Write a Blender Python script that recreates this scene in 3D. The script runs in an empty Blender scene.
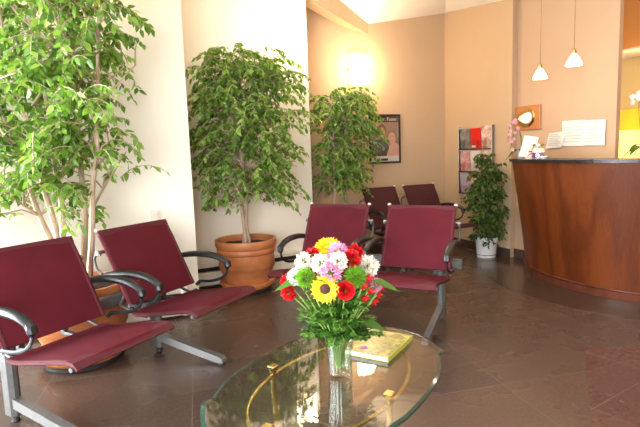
import bpy, math, random
from mathutils import Vector, Matrix
S = bpy.context.scene
COL = S.collection
PI = math.pi
rnd = random.Random(7)
def R(d): return math.radians(d)

# ------------------------------------------------------------------ materials
def mat(name, col=(.8, .8, .8), rough=.5, metal=0., spec=.5, **kw):
    m = bpy.data.materials.new(name); m.use_nodes = True
    b = m.node_tree.nodes['Principled BSDF']
    b.inputs['Base Color'].default_value = (*col, 1)
    b.inputs['Roughness'].default_value = rough
    b.inputs['Metallic'].default_value = metal
    b.inputs['Specular IOR Level'].default_value = spec
    for k, v in kw.items():
        b.inputs[k.replace('_', ' ')].default_value = v
    return m
def nd(m, t, **kw):
    n = m.node_tree.nodes.new(t)
    for k, v in kw.items(): setattr(n, k, v)
    return n
def lk(m, a, b): m.node_tree.links.new(a, b)
def bsdf(m): return m.node_tree.nodes['Principled BSDF']
def ramp(m, fac, stops):
    r = nd(m, 'ShaderNodeValToRGB'); e = r.color_ramp.elements
    while len(e) < len(stops): e.new(.5)
    for q, (p, c) in zip(e, stops): q.position = p; q.color = (*c, 1)
    lk(m, fac, r.inputs[0]); return r.outputs[0]
def coords(m, scale=(1, 1, 1), rot=(0, 0, 0), loc=(0, 0, 0)):
    t = nd(m, 'ShaderNodeTexCoord'); p = nd(m, 'ShaderNodeMapping')
    p.inputs['Scale'].default_value = scale; p.inputs['Rotation'].default_value = rot; p.inputs['Location'].default_value = loc
    lk(m, t.outputs['Object'], p.inputs[0]); return p.outputs[0]
def noise(m, vec, scale, detail=4, rough=.55, dist=0):
    n = nd(m, 'ShaderNodeTexNoise'); n.inputs['Scale'].default_value = scale; n.inputs['Detail'].default_value = detail
    n.inputs['Roughness'].default_value = rough; n.inputs['Distortion'].default_value = dist
    if vec: lk(m, vec, n.inputs['Vector'])
    return n.outputs['Fac']
def bump(m, h, strength, dist=.01):
    b = nd(m, 'ShaderNodeBump'); b.inputs['Strength'].default_value = strength; b.inputs['Distance'].default_value = dist
    lk(m, h, b.inputs['Height']); lk(m, b.outputs[0], bsdf(m).inputs['Normal'])
def mix(m, fac, a, b, mode='MIX'):
    x = nd(m, 'ShaderNodeMix', data_type='RGBA', blend_type=mode)
    if isinstance(fac, float): x.inputs[0].default_value = fac
    else: lk(m, fac, x.inputs[0])
    for i, v in ((6, a), (7, b)):
        if isinstance(v, tuple): x.inputs[i].default_value = (*v, 1)
        else: lk(m, v, x.inputs[i])
    return x.outputs[2]

def noisy(name, c1, c2, scale, rough=.5, bmp=0, stretch=(1, 1, 1), metal=0., **kw):
    m = mat(name, c1, rough, metal, **kw)
    n = noise(m, coords(m, stretch), scale)
    lk(m, ramp(m, n, [(.35, c1), (.65, c2)]), bsdf(m).inputs['Base Color'])
    if bmp: bump(m, n, bmp, .004)
    return m

M = {}
def wallpaint(name, c):
    m = noisy(name, c, tuple(v * .97 for v in c), 3, .75, 0)
    n = noise(m, coords(m), 160, 2); bump(m, n, .12, .002); return m
M['paint'] = wallpaint('wall_paint', (.90, .83, .71))
M['paint_tan'] = wallpaint('wall_paint_tan', (.53, .365, .225))  # cream wall paint with the warm lamplight put into its colour
M['paint_peach'] = wallpaint('wall_paint_peach', (.52, .335, .21))  # same paint, warm light behind the counter put into a peachier colour
M['paint_yellow'] = wallpaint('wall_paint_yellow', (.62, .44, .17))
M['paint_orange'] = wallpaint('wall_paint_orange', (.52, .22, .05))
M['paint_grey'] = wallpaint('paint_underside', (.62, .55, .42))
M['white'] = wallpaint('ceiling_paint', (.86, .83, .80))

def stone(name, cols, rot, tile, scale=34, rough=.26, joint=(.30, .25, .20), loc=(0, 0, 0), jw=.004):
    m = mat(name, cols[0], rough)
    v = coords(m, (1, 1, 1), (0, 0, rot), loc)
    n1 = noise(m, v, scale, 8, .75); n2 = noise(m, v, 2.2, 3, .5, .4); n3 = noise(m, v, scale * 1.9, 3, .7)
    g = ramp(m, n1, [(.30, cols[0]), (.5, cols[1]), (.72, cols[2])])
    g2 = mix(m, .12, g, ramp(m, n2, [(.3, cols[0]), (.7, cols[3])]), 'MIX')
    g3 = mix(m, ramp(m, n3, [(.60, (0, 0, 0)), (.78, (.6, .6, .6))]), g2, cols[4])
    if tile:
        br = nd(m, 'ShaderNodeTexBrick'); br.offset = 0; br.squash = 1
        br.inputs['Scale'].default_value = 1; br.inputs['Mortar Size'].default_value = jw; br.inputs['Mortar Smooth'].default_value = .3
        br.inputs['Brick Width'].default_value = tile; br.inputs['Row Height'].default_value = tile
        br.inputs['Color1'].default_value = (.78, .80, .84, 1); br.inputs['Color2'].default_value = (1.18, 1.08, 1.02, 1); br.inputs['Mortar'].default_value = (1, 1, 1, 1)
        lk(m, v, br.inputs['Vector'])
        g3 = mix(m, 1.0, g3, br.outputs['Color'], 'MULTIPLY')
        g3 = mix(m, br.outputs['Fac'], g3, joint)
    lk(m, g3, bsdf(m).inputs['Base Color'])
    rr = ramp(m, n2, [(.3, (rough * .8,) * 3), (.7, (rough * 1.3,) * 3)]); lk(m, rr, bsdf(m).inputs['Roughness'])
    bsdf(m).inputs['Specular IOR Level'].default_value = .35
    return m
brown = [(.056, .036, .027), (.098, .063, .047), (.150, .100, .076), (.078, .050, .037), (.22, .165, .135)]
M['floor'] = stone('granite_tile', brown, R(-13.5), .80, 60, joint=(.14, .105, .085), loc=(.1, .17, 0), jw=.0035)
M['floor_red'] = stone('red_granite_tile', [(.055, .027, .020), (.115, .055, .042), (.20, .105, .08), (.095, .045, .034), (.28, .21, .18)], R(-33), .62, 40, joint=(.16, .11, .09), loc=(.2, .05, 0), jw=.0035)
M['floor_dark'] = stone('dark_granite_band', [(.035, .022, .016), (.075, .045, .032), (.12, .08, .06), (.06, .035, .025), (.2, .15, .12)], 0, 0, 50, .2)
M['base_stone'] = stone('granite_baseboard', [(.03, .018, .013), (.07, .04, .03), (.12, .08, .06), (.05, .03, .02), (.2, .15, .12)], 0, 0, 50, .22)
M['black_granite'] = stone('black_granite', [(.008, .007, .007), (.018, .015, .014), (.04, .033, .03), (.012, .010, .010), (.09, .075, .07)], 0, 0, 70, .3)

m = M['fabric'] = mat('maroon_mesh_fabric', (.14, .010, .022), .75, 0, .2)
w = nd(m, 'ShaderNodeTexWave', wave_type='BANDS', bands_direction='X'); w.inputs['Scale'].default_value = 160
w2 = nd(m, 'ShaderNodeTexWave', wave_type='BANDS', bands_direction='Z'); w2.inputs['Scale'].default_value = 160
cv = coords(m); lk(m, cv, w.inputs[0]); lk(m, cv, w2.inputs[0])
mm = nd(m, 'ShaderNodeMath', operation='ADD'); lk(m, w.outputs['Fac'], mm.inputs[0]); lk(m, w2.outputs['Fac'], mm.inputs[1]); bump(m, mm.outputs[0], .25, .001)
n = noise(m, cv, 5, 3); lk(m, ramp(m, n, [(.3, (.090, .0065, .014)), (.7, (.118, .009, .019))]), bsdf(m).inputs['Base Color'])
M['hem'] = noisy('maroon_hem', (.078, .005, .011), (.095, .0065, .014), 60, .7, .1)
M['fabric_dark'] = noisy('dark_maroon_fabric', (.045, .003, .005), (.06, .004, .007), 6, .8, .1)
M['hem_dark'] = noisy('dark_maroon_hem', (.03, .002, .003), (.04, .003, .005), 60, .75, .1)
M['steel'] = noisy('brushed_steel', (.34, .33, .32), (.42, .41, .40), 120, .32, .03, (1, 1, 20), 1.)
M['grey_steel'] = noisy('grey_painted_steel', (.12, .117, .113), (.15, .147, .143), 40, .5, .02, metal=.35)
M['foot_steel'] = noisy('satin_steel', (.20, .195, .19), (.25, .245, .24), 80, .45, .02, metal=.6)
M['chrome'] = noisy('chrome', (.66, .65, .63), (.72, .71, .69), 20, .15, 0, metal=1.)
M['black'] = noisy('black_armrest_plastic', (.009, .009, .010), (.015, .015, .017), 60, .38, .02)
M['rubber'] = noisy('black_rubber', (.01, .01, .01), (.02, .02, .02), 60, .6, .02)
M['terracotta'] = noisy('terracotta', (.50, .165, .055), (.60, .22, .085), 9, .42, .05)
M['terra_saucer'] = noisy('terracotta_saucer', (.55, .19, .05), (.64, .25, .08), 9, .4, .05)
M['soil'] = noisy('potting_soil', (.018, .010, .006), (.06, .036, .02), 60, .9, .8)
M['bark'] = noisy('pale_bark', (.42, .29, .19), (.56, .42, .30), 24, .7, .4, (1, 1, .3))
M['bark_dark'] = noisy('brown_bark', (.20, .12, .07), (.32, .20, .12), 24, .7, .4, (1, 1, .3))
M['ceramic'] = noisy('white_ceramic', (.78, .76, .72), (.84, .82, .78), 5, .25)
M['heater'] = noisy('cream_enamel', (.74, .68, .56), (.80, .74, .62), 5, .4)
M['slot'] = noisy('dark_slot', (.02, .017, .014), (.05, .04, .035), 30, .6)
M['brass'] = noisy('brushed_brass', (.56, .40, .14), (.66, .48, .20), 90, .22, .03, metal=1.)
M['paper'] = noisy('white_paper', (.70, .67, .61), (.74, .71, .65), 30, .7)
M['plate'] = noisy('cream_switch_plate', (.76, .68, .56), (.80, .73, .60), 5, .4)

def leafmat(name, cols, trans, rough=.38):
    m = mat(name, cols[1], rough, 0, .45)
    g = nd(m, 'ShaderNodeNewGeometry')
    c = ramp(m, g.outputs['Random Per Island'], [(0, cols[0]), (.5, cols[1]), (1, cols[2])])
    nz = noise(m, coords(m), 40, 2); c = mix(m, .18, c, ramp(m, nz, [(.3, cols[0]), (.7, cols[2])]))
    lk(m, c, bsdf(m).inputs['Base Color'])
    t = nd(m, 'ShaderNodeBsdfTranslucent'); c2 = mix(m, 1., c, trans, 'MULTIPLY'); lk(m, c2, t.inputs[0])
    x = nd(m, 'ShaderNodeMixShader'); x.inputs[0].default_value = .36
    lk(m, bsdf(m).outputs[0], x.inputs[1]); lk(m, t.outputs[0], x.inputs[2])
    lk(m, x.outputs[0], m.node_tree.nodes['Material Output'].inputs[0])
    return m
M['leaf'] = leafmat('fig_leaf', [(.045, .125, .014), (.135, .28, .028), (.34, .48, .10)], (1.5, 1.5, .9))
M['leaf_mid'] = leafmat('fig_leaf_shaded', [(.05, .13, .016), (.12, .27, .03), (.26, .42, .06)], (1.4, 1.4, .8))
M['leaf_dark'] = leafmat('glossy_dark_leaf', [(.018, .06, .010), (.045, .12, .018), (.12, .20, .03)], (1.2, 1.3, .7), .25)
M['fern'] = leafmat('bouquet_leaf', [(.02, .075, .010), (.05, .15, .015), (.13, .28, .04)], (1.3, 1.3, .8))
M['lime'] = leafmat('lime_green_tuft', [(.10, .26, .012), (.17, .38, .02), (.28, .50, .05)], (1.2, 1.3, .7), .6)
def petal(name, a, b, tr=(1, 1, 1)):
    return leafmat(name, [a, tuple((x + y) / 2 for x, y in zip(a, b)), b], tr, .55)
M['p_yellow'] = petal('yellow_petal', (.85, .52, .005), (.95, .72, .02))
M['p_red'] = petal('red_petal', (.50, .004, .006), (.75, .015, .02))
M['p_white'] = petal('white_petal', (.80, .74, .62), (.93, .90, .82))
M['p_pink'] = petal('pink_petal', (.75, .25, .45), (.86, .48, .66))
M['p_orchid'] = petal('orchid_petal', (.72, .30, .36), (.85, .52, .55))
M['p_palepink'] = petal('pale_pink_petal', (.88, .60, .55), (.95, .80, .72))
M['stem'] = noisy('light_green_stem', (.16, .28, .04), (.26, .40, .08), 60, .5)
M['p_dark'] = noisy('sunflower_disc', (.02, .008, .004), (.10, .03, .008), 300, .8, .8)

m = M['wood'] = mat('cherry_veneer', (.3, .1, .03), .38, 0, .3, Coat_Weight=.0, Coat_Roughness=.15)
v = coords(m, (1, 1, .16)); n1 = noise(m, v, 6, 4, .55, 1.2); v2 = coords(m, (6, 6, .5)); n2 = noise(m, v2, 14, 6, .7, .3)
w = nd(m, 'ShaderNodeTexWave', wave_type='BANDS', bands_direction='DIAGONAL'); w.inputs['Scale'].default_value = 2.2; w.inputs['Distortion'].default_value = 14; w.inputs['Detail'].default_value = 3; w.inputs['Detail Scale'].default_value = 1.1
lk(m, v, w.inputs[0])
c = ramp(m, w.outputs['Fac'], [(.0, (.065, .011, .003)), (.4, (.15, .030, .006)), (1, (.205, .048, .009))])
c = mix(m, .4, c, ramp(m, n1, [(.3, (.085, .017, .004)), (.7, (.18, .045, .010))]))
c = mix(m, .35, c, ramp(m, n2, [(.3, (.05, .010, .003)), (.7, (.18, .046, .010))]))
lk(m, c, bsdf(m).inputs['Base Color']); bump(m, n2, .04, .001)
M['wood_red'] = noisy('cherry_plinth', (.10, .028, .016), (.15, .042, .022), 12, .25, .03, (1, 1, .3))
M['wood_light'] = noisy('plaque_wood', (.42, .15, .04), (.52, .20, .06), 12, .35, .03, (.3, 1, 1))
M['pane'] = mat('window_pane', (1, 1, 1), 0)
nt = M['pane'].node_tree; tr = nd(M['pane'], 'ShaderNodeBsdfTransparent'); gl = nd(M['pane'], 'ShaderNodeBsdfGlossy'); gl.inputs['Roughness'].default_value = .02
fr = nd(M['pane'], 'ShaderNodeFresnel'); mx = nd(M['pane'], 'ShaderNodeMixShader')
lk(M['pane'], fr.outputs[0], mx.inputs[0]); lk(M['pane'], tr.outputs[0], mx.inputs[1]); lk(M['pane'], gl.outputs[0], mx.inputs[2]); lk(M['pane'], mx.outputs[0], nt.nodes['Material Output'].inputs[0])
def thinglass(name, tint, edge=1.45, rgh=.015, boost=1.0):
    m = mat(name, (1, 1, 1)); t = nd(m, 'ShaderNodeBsdfTransparent'); t.inputs[0].default_value = (*tint, 1)
    g = nd(m, 'ShaderNodeBsdfGlossy'); g.inputs['Roughness'].default_value = rgh
    lw = nd(m, 'ShaderNodeLayerWeight'); lw.inputs[0].default_value = .5; f0 = ((edge - 1) / (edge + 1)) ** 2
    po_ = nd(m, 'ShaderNodeMath', operation='POWER'); po_.inputs[1].default_value = 5; lk(m, lw.outputs['Facing'], po_.inputs[0])
    mu = nd(m, 'ShaderNodeMath', operation='MULTIPLY_ADD', use_clamp=True); mu.inputs[1].default_value = boost; mu.inputs[2].default_value = f0 * boost; lk(m, po_.outputs[0], mu.inputs[0])
    x = nd(m, 'ShaderNodeMixShader'); lk(m, mu.outputs[0], x.inputs[0]); lk(m, t.outputs[0], x.inputs[1]); lk(m, g.outputs[0], x.inputs[2])
    lk(m, x.outputs[0], m.node_tree.nodes['Material Output'].inputs[0]); return m
M['table_glass'] = thinglass('table_glass', (.95, .97, .955), 1.55, .008, 1.8)
M['glass_edge'] = mat('green_glass_edge', (.025, .075, .055), .08, 0, .6)
M['glass_edge'].node_tree.nodes['Principled BSDF'].inputs['Transmission Weight'].default_value = .4
M['vase_glass'] = thinglass('vase_glass', (.95, .97, .96), 1.6, .02, 2.4)
M['water'] = thinglass('vase_water', (.88, .93, .86), 1.33)
M['acrylic'] = thinglass('clear_acrylic', (.96, .96, .95), 1.5, .05, 1.0)
def emis(name, col, st, base=(.9, .85, .75)):
    m = mat(name, base, .4); b = bsdf(m); b.inputs['Emission Color'].default_value = (*col, 1); b.inputs['Emission Strength'].default_value = st; return m
M['sconce'] = emis('lit_sconce_glass', (1, .80, .50), 9)
M['pendant'] = emis('lit_pendant_glass', (1, .82, .55), 4)
M['lampshade'] = emis('lit_yellow_shade', (1, .74, .16), 1.6, (.9, .6, .1))
M['flame'] = emis('candle_label_glow', (1, .75, .35), .8)  # glow added to the jar's amber part, which has no flame

# ------------------------------------------------------------------ mesh builder
class MB:
    def __init__(s): s.v = []; s.f = []; s.mi = []; s.cur = 0
    def add(s, vs, fs):
        o = len(s.v); s.v += [tuple(p) for p in vs]; s.f += [tuple(i + o for i in f) for f in fs]; s.mi += [s.cur] * len(fs)
    def box(s, c, d, rz=0, b=0, mtx=None):
        x, y, z = d[0] / 2, d[1] / 2, d[2] / 2
        ca, sa = math.cos(rz), math.sin(rz)
        def T(p):
            if mtx: p = mtx @ Vector(p); return (p.x + c[0], p.y + c[1], p.z + c[2])
            return (c[0] + p[0] * ca - p[1] * sa, c[1] + p[0] * sa + p[1] * ca, c[2] + p[2])
        if b <= 0:
            vs = [T((i * x, j * y, k * z)) for k in (-1, 1) for j in (-1, 1) for i in (-1, 1)]
            s.add(vs, [(0, 2, 3, 1), (4, 5, 7, 6), (0, 1, 5, 4), (2, 6, 7, 3), (0, 4, 6, 2), (1, 3, 7, 5)]); return
        b = min(b, x * .95, y * .95, z * .95)
        vs = []
        idx = {}
        for k in (-1, 1):
            for j in (-1, 1):
                for i in (-1, 1):
                    for a in range(3):
                        q = [i * (x - b), j * (y - b), k * (z - b)]; q[a] = (i * x, j * y, k * z)[a]
                        idx[(i, j, k, a)] = len(vs); vs.append(T(q))
        fs = []
        for a in range(3):
            u, w = (a + 1) % 3, (a + 2) % 3
            for sg in (-1, 1):
                l = []
                for (p, q) in ((-1, -1), (1, -1), (1, 1), (-1, 1)):
                    key = [0, 0, 0]; key[a] = sg; key[u] = p; key[w] = q; l.append(idx[(*key, a)])
                fs.append(tuple(l if sg > 0 else l[::-1]))
        for a in range(3):
            u, w = (a + 1) % 3, (a + 2) % 3
            for p in (-1, 1):
                for q in (-1, 1):
                    k1 = [0, 0, 0]; k1[a] = -1; k1[u] = p; k1[w] = q; k2 = list(k1); k2[a] = 1
                    l = [idx[(*k1, u)], idx[(*k2, u)], idx[(*k2, w)], idx[(*k1, w)]]
                    fs.append(tuple(l if p * q < 0 else l[::-1]))
        for k in (-1, 1):
            for j in (-1, 1):
                for i in (-1, 1):
                    l = [idx[(i, j, k, a)] for a in range(3)]
                    fs.append(tuple(l if i * j * k > 0 else l[::-1]))
        s.add(vs, fs)
    def tube(s, pts, r, n=8, cap=True, flat=1., up=None):
        pts = [Vector(p) for p in pts]
        if not hasattr(r, '__len__'): r = [r] * len(pts)
        vs = []; prev = None
        for i, p in enumerate(pts):
            t = (pts[min(i + 1, len(pts) - 1)] - pts[max(i - 1, 0)])
            t = t.normalized() if t.length > 1e-9 else Vector((0, 0, 1))
            if prev is None:
                a = Vector(up) if up else (Vector((0, 0, 1)) if abs(t.z) < .9 else Vector((1, 0, 0)))
            else: a = prev
            u = (a - t * a.dot(t))
            u = u.normalized() if u.length > 1e-6 else t.orthogonal().normalized()
            prev = u; w = t.cross(u)
            for k in range(n):
                g = 2 * PI * k / n; vs.append(p + (u * math.cos(g) * flat + w * math.sin(g)) * r[i])
        fs = [(i * n + k, i * n + (k + 1) % n, (i + 1) * n + (k + 1) % n, (i + 1) * n + k) for i in range(len(pts) - 1) for k in range(n)]
        if cap: fs += [tuple(range(n))[::-1], tuple(range((len(pts) - 1) * n, len(pts) * n))]
        s.add(vs, fs)
    def lathe(s, prof, n=32, c=(0, 0, 0), fl=0, amp=0):
        vs = []
        for (r, z) in prof:
            for k in range(n):
                a = 2 * PI * k / n; q = r * (1 + (amp * math.cos(fl * a) if fl else 0)); vs.append((c[0] + q * math.cos(a), c[1] + q * math.sin(a), c[2] + z))
        fs = [(i * n + k, i * n + (k + 1) % n, (i + 1) * n + (k + 1) % n, (i + 1) * n + k) for i in range(len(prof) - 1) for k in range(n)]
        if prof[0][0] > 1e-4: fs.append(tuple(range(n))[::-1])
        if prof[-1][0] > 1e-4: fs.append(tuple(range((len(prof) - 1) * n, len(prof) * n)))
        s.add(vs, fs)
    def prism(s, poly, z0, z1):
        n = len(poly); vs = [(x, y, z0) for x, y in poly] + [(x, y, z1) for x, y in poly]
        s.add(vs, [tuple(range(n))[::-1], tuple(range(n, 2 * n))] + [(i, (i + 1) % n, n + (i + 1) % n, n + i) for i in range(n)])
    def slab(s, x0, x1, prof, th, sag=0., nx=6, hem=0):
        """prof: list of (y,z); sheet along x with thickness th"""
        np_ = len(prof); top = []; bot = []
        for i, (y, z) in enumerate(prof):
            a = prof[max(i - 1, 0)]; b = prof[min(i + 1, np_ - 1)]
            t = Vector((b[0] - a[0], b[1] - a[1])).normalized(); nn = Vector((-t.y, t.x))
            for j in range(nx + 1):
                u = j / nx; x = x0 + (x1 - x0) * u; d = -sag * math.sin(PI * u) * math.sin(PI * min(1, max(0, i / (np_ - 1))))
                top.append((x, y + nn.x * (d + th / 2), z + nn.y * (d + th / 2))); bot.append((x, y + nn.x * (d - th / 2), z + nn.y * (d - th / 2)))
        o = len(top); W = nx + 1; fs = []
        for i in range(np_ - 1):
            for j in range(nx):
                a = i * W + j; fs.append((a, a + 1, a + W + 1, a + W)); fs.append((o + a, o + a + W, o + a + W + 1, o + a + 1))
        for i in range(np_ - 1):
            a = i * W; fs.append((a, a + W, o + a + W, o + a)); a += nx; fs.append((a, o + a, o + a + W, a + W))
        for j in range(nx):
            a = j; fs.append((a, o + a, o + a + 1, a + 1)); a = (np_ - 1) * W + j; fs.append((a, a + 1, o + a + 1, o + a))
        s.add(top + bot, fs)
    def build(s, name, m, parent=None, smooth=True, loc=(0, 0, 0), rz=0, angle=35, **props):
        me = bpy.data.meshes.new(name); me.from_pydata([tuple(v) for v in s.v], [], s.f); me.update()
        ms = m if isinstance(m, (list, tuple)) else [m]
        for q in ms: me.materials.append(M[q] if isinstance(q, str) else q)
        if len(ms) > 1: me.polygons.foreach_set('material_index', s.mi)
        if smooth:
            me.shade_smooth()
            try: me.set_sharp_from_angle(angle=R(angle))
            except Exception: pass
        o = bpy.data.objects.new(name, me); COL.objects.link(o); o.location = loc; o.rotation_euler = (0, 0, rz)
        if parent: o.parent = parent
        for k, v in props.items(): o[k] = v
        return o
def thing(name, label, cat, loc=(0, 0, 0), rz=0, group=None):
    o = bpy.data.objects.new(name, None); COL.objects.link(o); o.location = loc; o.rotation_euler = (0, 0, rz)
    o.empty_display_size = .1; o['label'] = label; o['category'] = cat
    if group: o['group'] = group
    return o
def tag(o, label, cat, group=None):
    o['label'] = label; o['category'] = cat
    if group: o['group'] = group
    return o
def struct(o): o['kind'] = 'structure'; return o
def smoothcurve(pts, n=6):
    P = [Vector(p) for p in pts]; P = [P[0] * 2 - P[1]] + P + [P[-1] * 2 - P[-2]]; out = []
    for i in range(1, len(P) - 2):
        for k in range(n):
            t = k / n; a, b, c, d = P[i - 1], P[i], P[i + 1], P[i + 2]
            out.append(.5 * ((2 * b) + (c - a) * t + (2 * a - 5 * b + 4 * c - d) * t * t + (-a + 3 * b - 3 * c + d) * t ** 3))
    out.append(P[-2]); return out

# ------------------------------------------------------------------ camera
TH, RO, H, F = R(6.9), R(1.95), 1.25, 500.
fw = Vector((0, math.cos(TH), -math.sin(TH))); u0 = Vector((0, math.sin(TH), math.cos(TH))); r0 = Vector((1, 0, 0))
cr = r0 * math.cos(RO) - u0 * math.sin(RO); cu = u0 * math.cos(RO) + r0 * math.sin(RO)
cam = bpy.data.cameras.new('camera'); camo = bpy.data.objects.new('camera', cam); COL.objects.link(camo); S.camera = camo
mt = Matrix((cr, cu, -fw)).transposed().to_4x4(); mt.translation = (0, 0, H); camo.matrix_world = mt
cam.sensor_width = 36; cam.lens = F / 640 * 36; cam.clip_start = .05

# ------------------------------------------------------------------ room shell
A = Vector((.924, .383)).normalized(); B = Vector((.423, -.906)).normalized()   # along window-side walls / along the reception side walls
AZ_A, AZ_B = math.atan2(A.y, A.x), math.atan2(B.y, B.x)
CE = 3.2
W1 = Vector((-1.00, 3.95)); W2L = Vector((-1.35, 4.815)); W2 = Vector((-.075, 5.345)); W3R = Vector((1.665, 6.605)); W3L = W3R - A * 1.95
W4E = Vector((2.136, 5.558)); OUT4 = Vector((.906, .423)); W5L = W4E + OUT4 * .07; W5R = W5L + B * 1.15
def wall(name, p, q, m, z0=0, z1=CE, th=.12, flip=1):
    d = (q - p); L = d.length; d.normalize(); nrm = Vector((-d.y, d.x)) * flip
    mb = MB(); mb.prism([tuple(p), tuple(q), tuple(q + nrm * th), tuple(p + nrm * th)], z0, z1)
    return struct(mb.build(name, m, smooth=False))
LW = -3.0; pB = W1 - A * ((W1.x - LW) / A.x)
wall('wall_front_left', pB, W1, 'paint', th=.12)
# return from wall 1 back to wall 2
wall('wall_return_near', W1 + Vector((-A.y, A.x)) * .12, W1 + Vector((-A.y, A.x)) * .80, 'paint', th=.12)
wall('wall_front_middle', W1 + Vector((-A.y, A.x)) * .78 - A * .1, W2, 'paint', th=.12)
p = W2 + Vector((-A.y, A.x)) * .12
wall('wall_return_far', p, p + Vector((-A.y, A.x)) * .55, 'paint_tan', th=.12)
wall('wall_back', W3L, W3R + A * .1, 'paint_tan', th=.12)
wall('wall_right', W3R, W4E, 'paint_tan', th=.12)
wall('wall_reception', W5L - B * .05, W5R, 'paint_peach', th=.05)

# room beyond the counter
c0 = W5R + OUT4 * .14
ur = OUT4
yb = W5R + ur * 1.25 + B * -1.2; ye = W5R + ur * 1.25 + B * 5.0
wall('wall_yellow', yb, ye, 'paint_yellow', th=.1)
mb = MB(); s0 = W5R + ur * .6 - B * .8; s1 = s0 + B * 5.0
mb.prism([tuple(s0), tuple(s1), tuple(s1 + ur * .5), tuple(s0 + ur * .5)], 2.17, CE)
so = struct(mb.build('trim_soffit', ['paint_orange'], smooth=False))
mb = MB(); mb.prism([tuple(s0 + ur * .004), tuple(s1 + ur * .004), tuple(s1 + ur * .49), tuple(s0 + ur * .49)], 2.155, 2.17)
struct(mb.build('trim_soffit_underside', 'paint_grey', smooth=False))

# side, rear walls, with the big windows that light the room
RX, RY = 5.4, -2.6
def wall_window_x(name, x, y0, y1, wy0, wy1, wz0, wz1, m, idx, sgn):
    mb = MB(); t = .14
    def bx(a, b, c, d): mb.box((x + sgn * t / 2, (a + b) / 2, (c + d) / 2), (t, b - a, d - c))
    bx(y0, wy0, 0, CE); bx(wy1, y1, 0, CE); bx(wy0, wy1, 0, wz0); bx(wy0, wy1, wz1, CE)
    struct(mb.build(name, m, smooth=False))
    w = MB(); fr_ = .05
    for a in (wy0 + fr_ / 2, wy1 - fr_ / 2, (wy0 + wy1) / 2, wy0 * .75 + wy1 * .25, wy0 * .25 + wy1 * .75): w.box((x + sgn * .07, a, (wz0 + wz1) / 2), (.06, fr_, wz1 - wz0 - .002), b=.004)
    for c in (wz0 + fr_ / 2, wz1 - fr_ / 2): w.box((x + sgn * .07, (wy0 + wy1) / 2, c), (.055, wy1 - wy0 - .002, fr_), b=.004)
    f = struct(w.build('window_%d' % idx, 'heater', smooth=False))
    g = MB(); g.box((x + sgn * .07, (wy0 + wy1) / 2, (wz0 + wz1) / 2), (.006, wy1 - wy0 - .1, wz1 - wz0 - .1)); g.build('pane', 'pane', f, smooth=False)
wall_window_x('wall_left', LW, RY, pB.y + .06, -1.4, 3.0, .08, 2.95, 'paint', 1, -1)
mb = MB(); t = .14; wx0, wx1, wz0, wz1 = -2.6, .6, .35, 2.95
for a, b, c, d in ((LW - t, wx0, 0, CE), (wx1, RX, 0, CE), (wx0, wx1, 0, wz0), (wx0, wx1, wz1, CE)): mb.box(((a + b) / 2, RY - t / 2, (c + d) / 2), (b - a, t, d - c))
struct(mb.build('wall_rear', 'paint', smooth=False))
w = MB()
for a in (wx0 + .025, wx1 - .025, -1.0, -1.8, -.2): w.box((a, RY - .07, (wz0 + wz1) / 2), (.05, .06, wz1 - wz0 - .002), b=.004)
for c in (wz0 + .025, wz1 - .025): w.box(((wx0 + wx1) / 2, RY - .07, c), (wx1 - wx0 - .002, .055, .05), b=.004)
f = struct(w.build('window_2', 'heater', smooth=False))
g = MB(); g.box(((wx0 + wx1) / 2, RY - .07, (wz0 + wz1) / 2), (wx1 - wx0 - .1, .006, wz1 - wz0 - .1)); g.build('pane', 'pane', f, smooth=False)
mb = MB(); mb.box((RX + .07, (RY + 6.0) / 2 - .1, CE / 2), (.14, 6.0 - RY, CE)); struct(mb.build('wall_side', 'paint_tan', smooth=False))

mb = MB(); mb.box((1.2, 2.6, -.05), (9.2, 11.0, .1)); struct(mb.build('floor', 'floor', smooth=False))
mb = MB(); mb.box((1.2, 2.6, CE + .05), (9.2, 11.0, .1)); struct(mb.build('ceiling', 'white', smooth=False))
# sloped white ceiling facets that meet the two far walls
mb = MB(); E1 = (.655, 6.20, 2.755); E2 = (.29, 5.86, 2.945); E2b = (-.10, 5.47, 3.14); P2 = (1.69, 6.66, 2.952); P3 = (2.20, 5.52, 2.795); Q = (1.2, 4.6, 3.198); Q0 = (.0, 4.9, 3.198); Q3 = (2.30, 4.5, 3.198); E0 = (.60, 6.30, 2.755)
vs = [E1, E2, E2b, P2, P3, Q, Q0, Q3, E0]; k = len(vs)
fs = [(0, 3, 5), (0, 5, 1), (1, 5, 6), (1, 6, 2), (3, 4, 5), (4, 7, 5), (8, 3, 0)]
up_ = [(x, y, z + .02 if z < 3.1 else z + .001) for x, y, z in vs]
mb.add(vs, fs); mb.add(up_, [f_[::-1] for f_ in fs]); struct(mb.build('ceiling_slope', 'white', smooth=False))
# beam
a = Vector((.655, 6.19, 2.63)); b = Vector((-.10, 5.47, 2.885)); d = (b - a).normalized(); sd = Vector((d.y, -d.x, 0)).normalized() * -1
mb = MB(); wv = .15
def q(p_, s_, h_): return tuple(p_ - sd * s_ * -1 + Vector((0, 0, h_)))
a2 = a - d * .03
vs = []
for pp in (a2, b):
    for s_ in (0, wv):
        for h_ in (0, .30): vs.append(tuple(Vector(pp) + Vector((-abs(sd.x), abs(sd.y), 0)) * s_ + Vector((0, 0, h_))))
mb.add(vs, [(0, 1, 3, 2), (4, 6, 7, 5), (0, 4, 5, 1), (2, 3, 7, 6), (0, 2, 6, 4), (1, 5, 7, 3)])
struct(mb.build('trim_beam', 'paint_tan', smooth=False))

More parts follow.
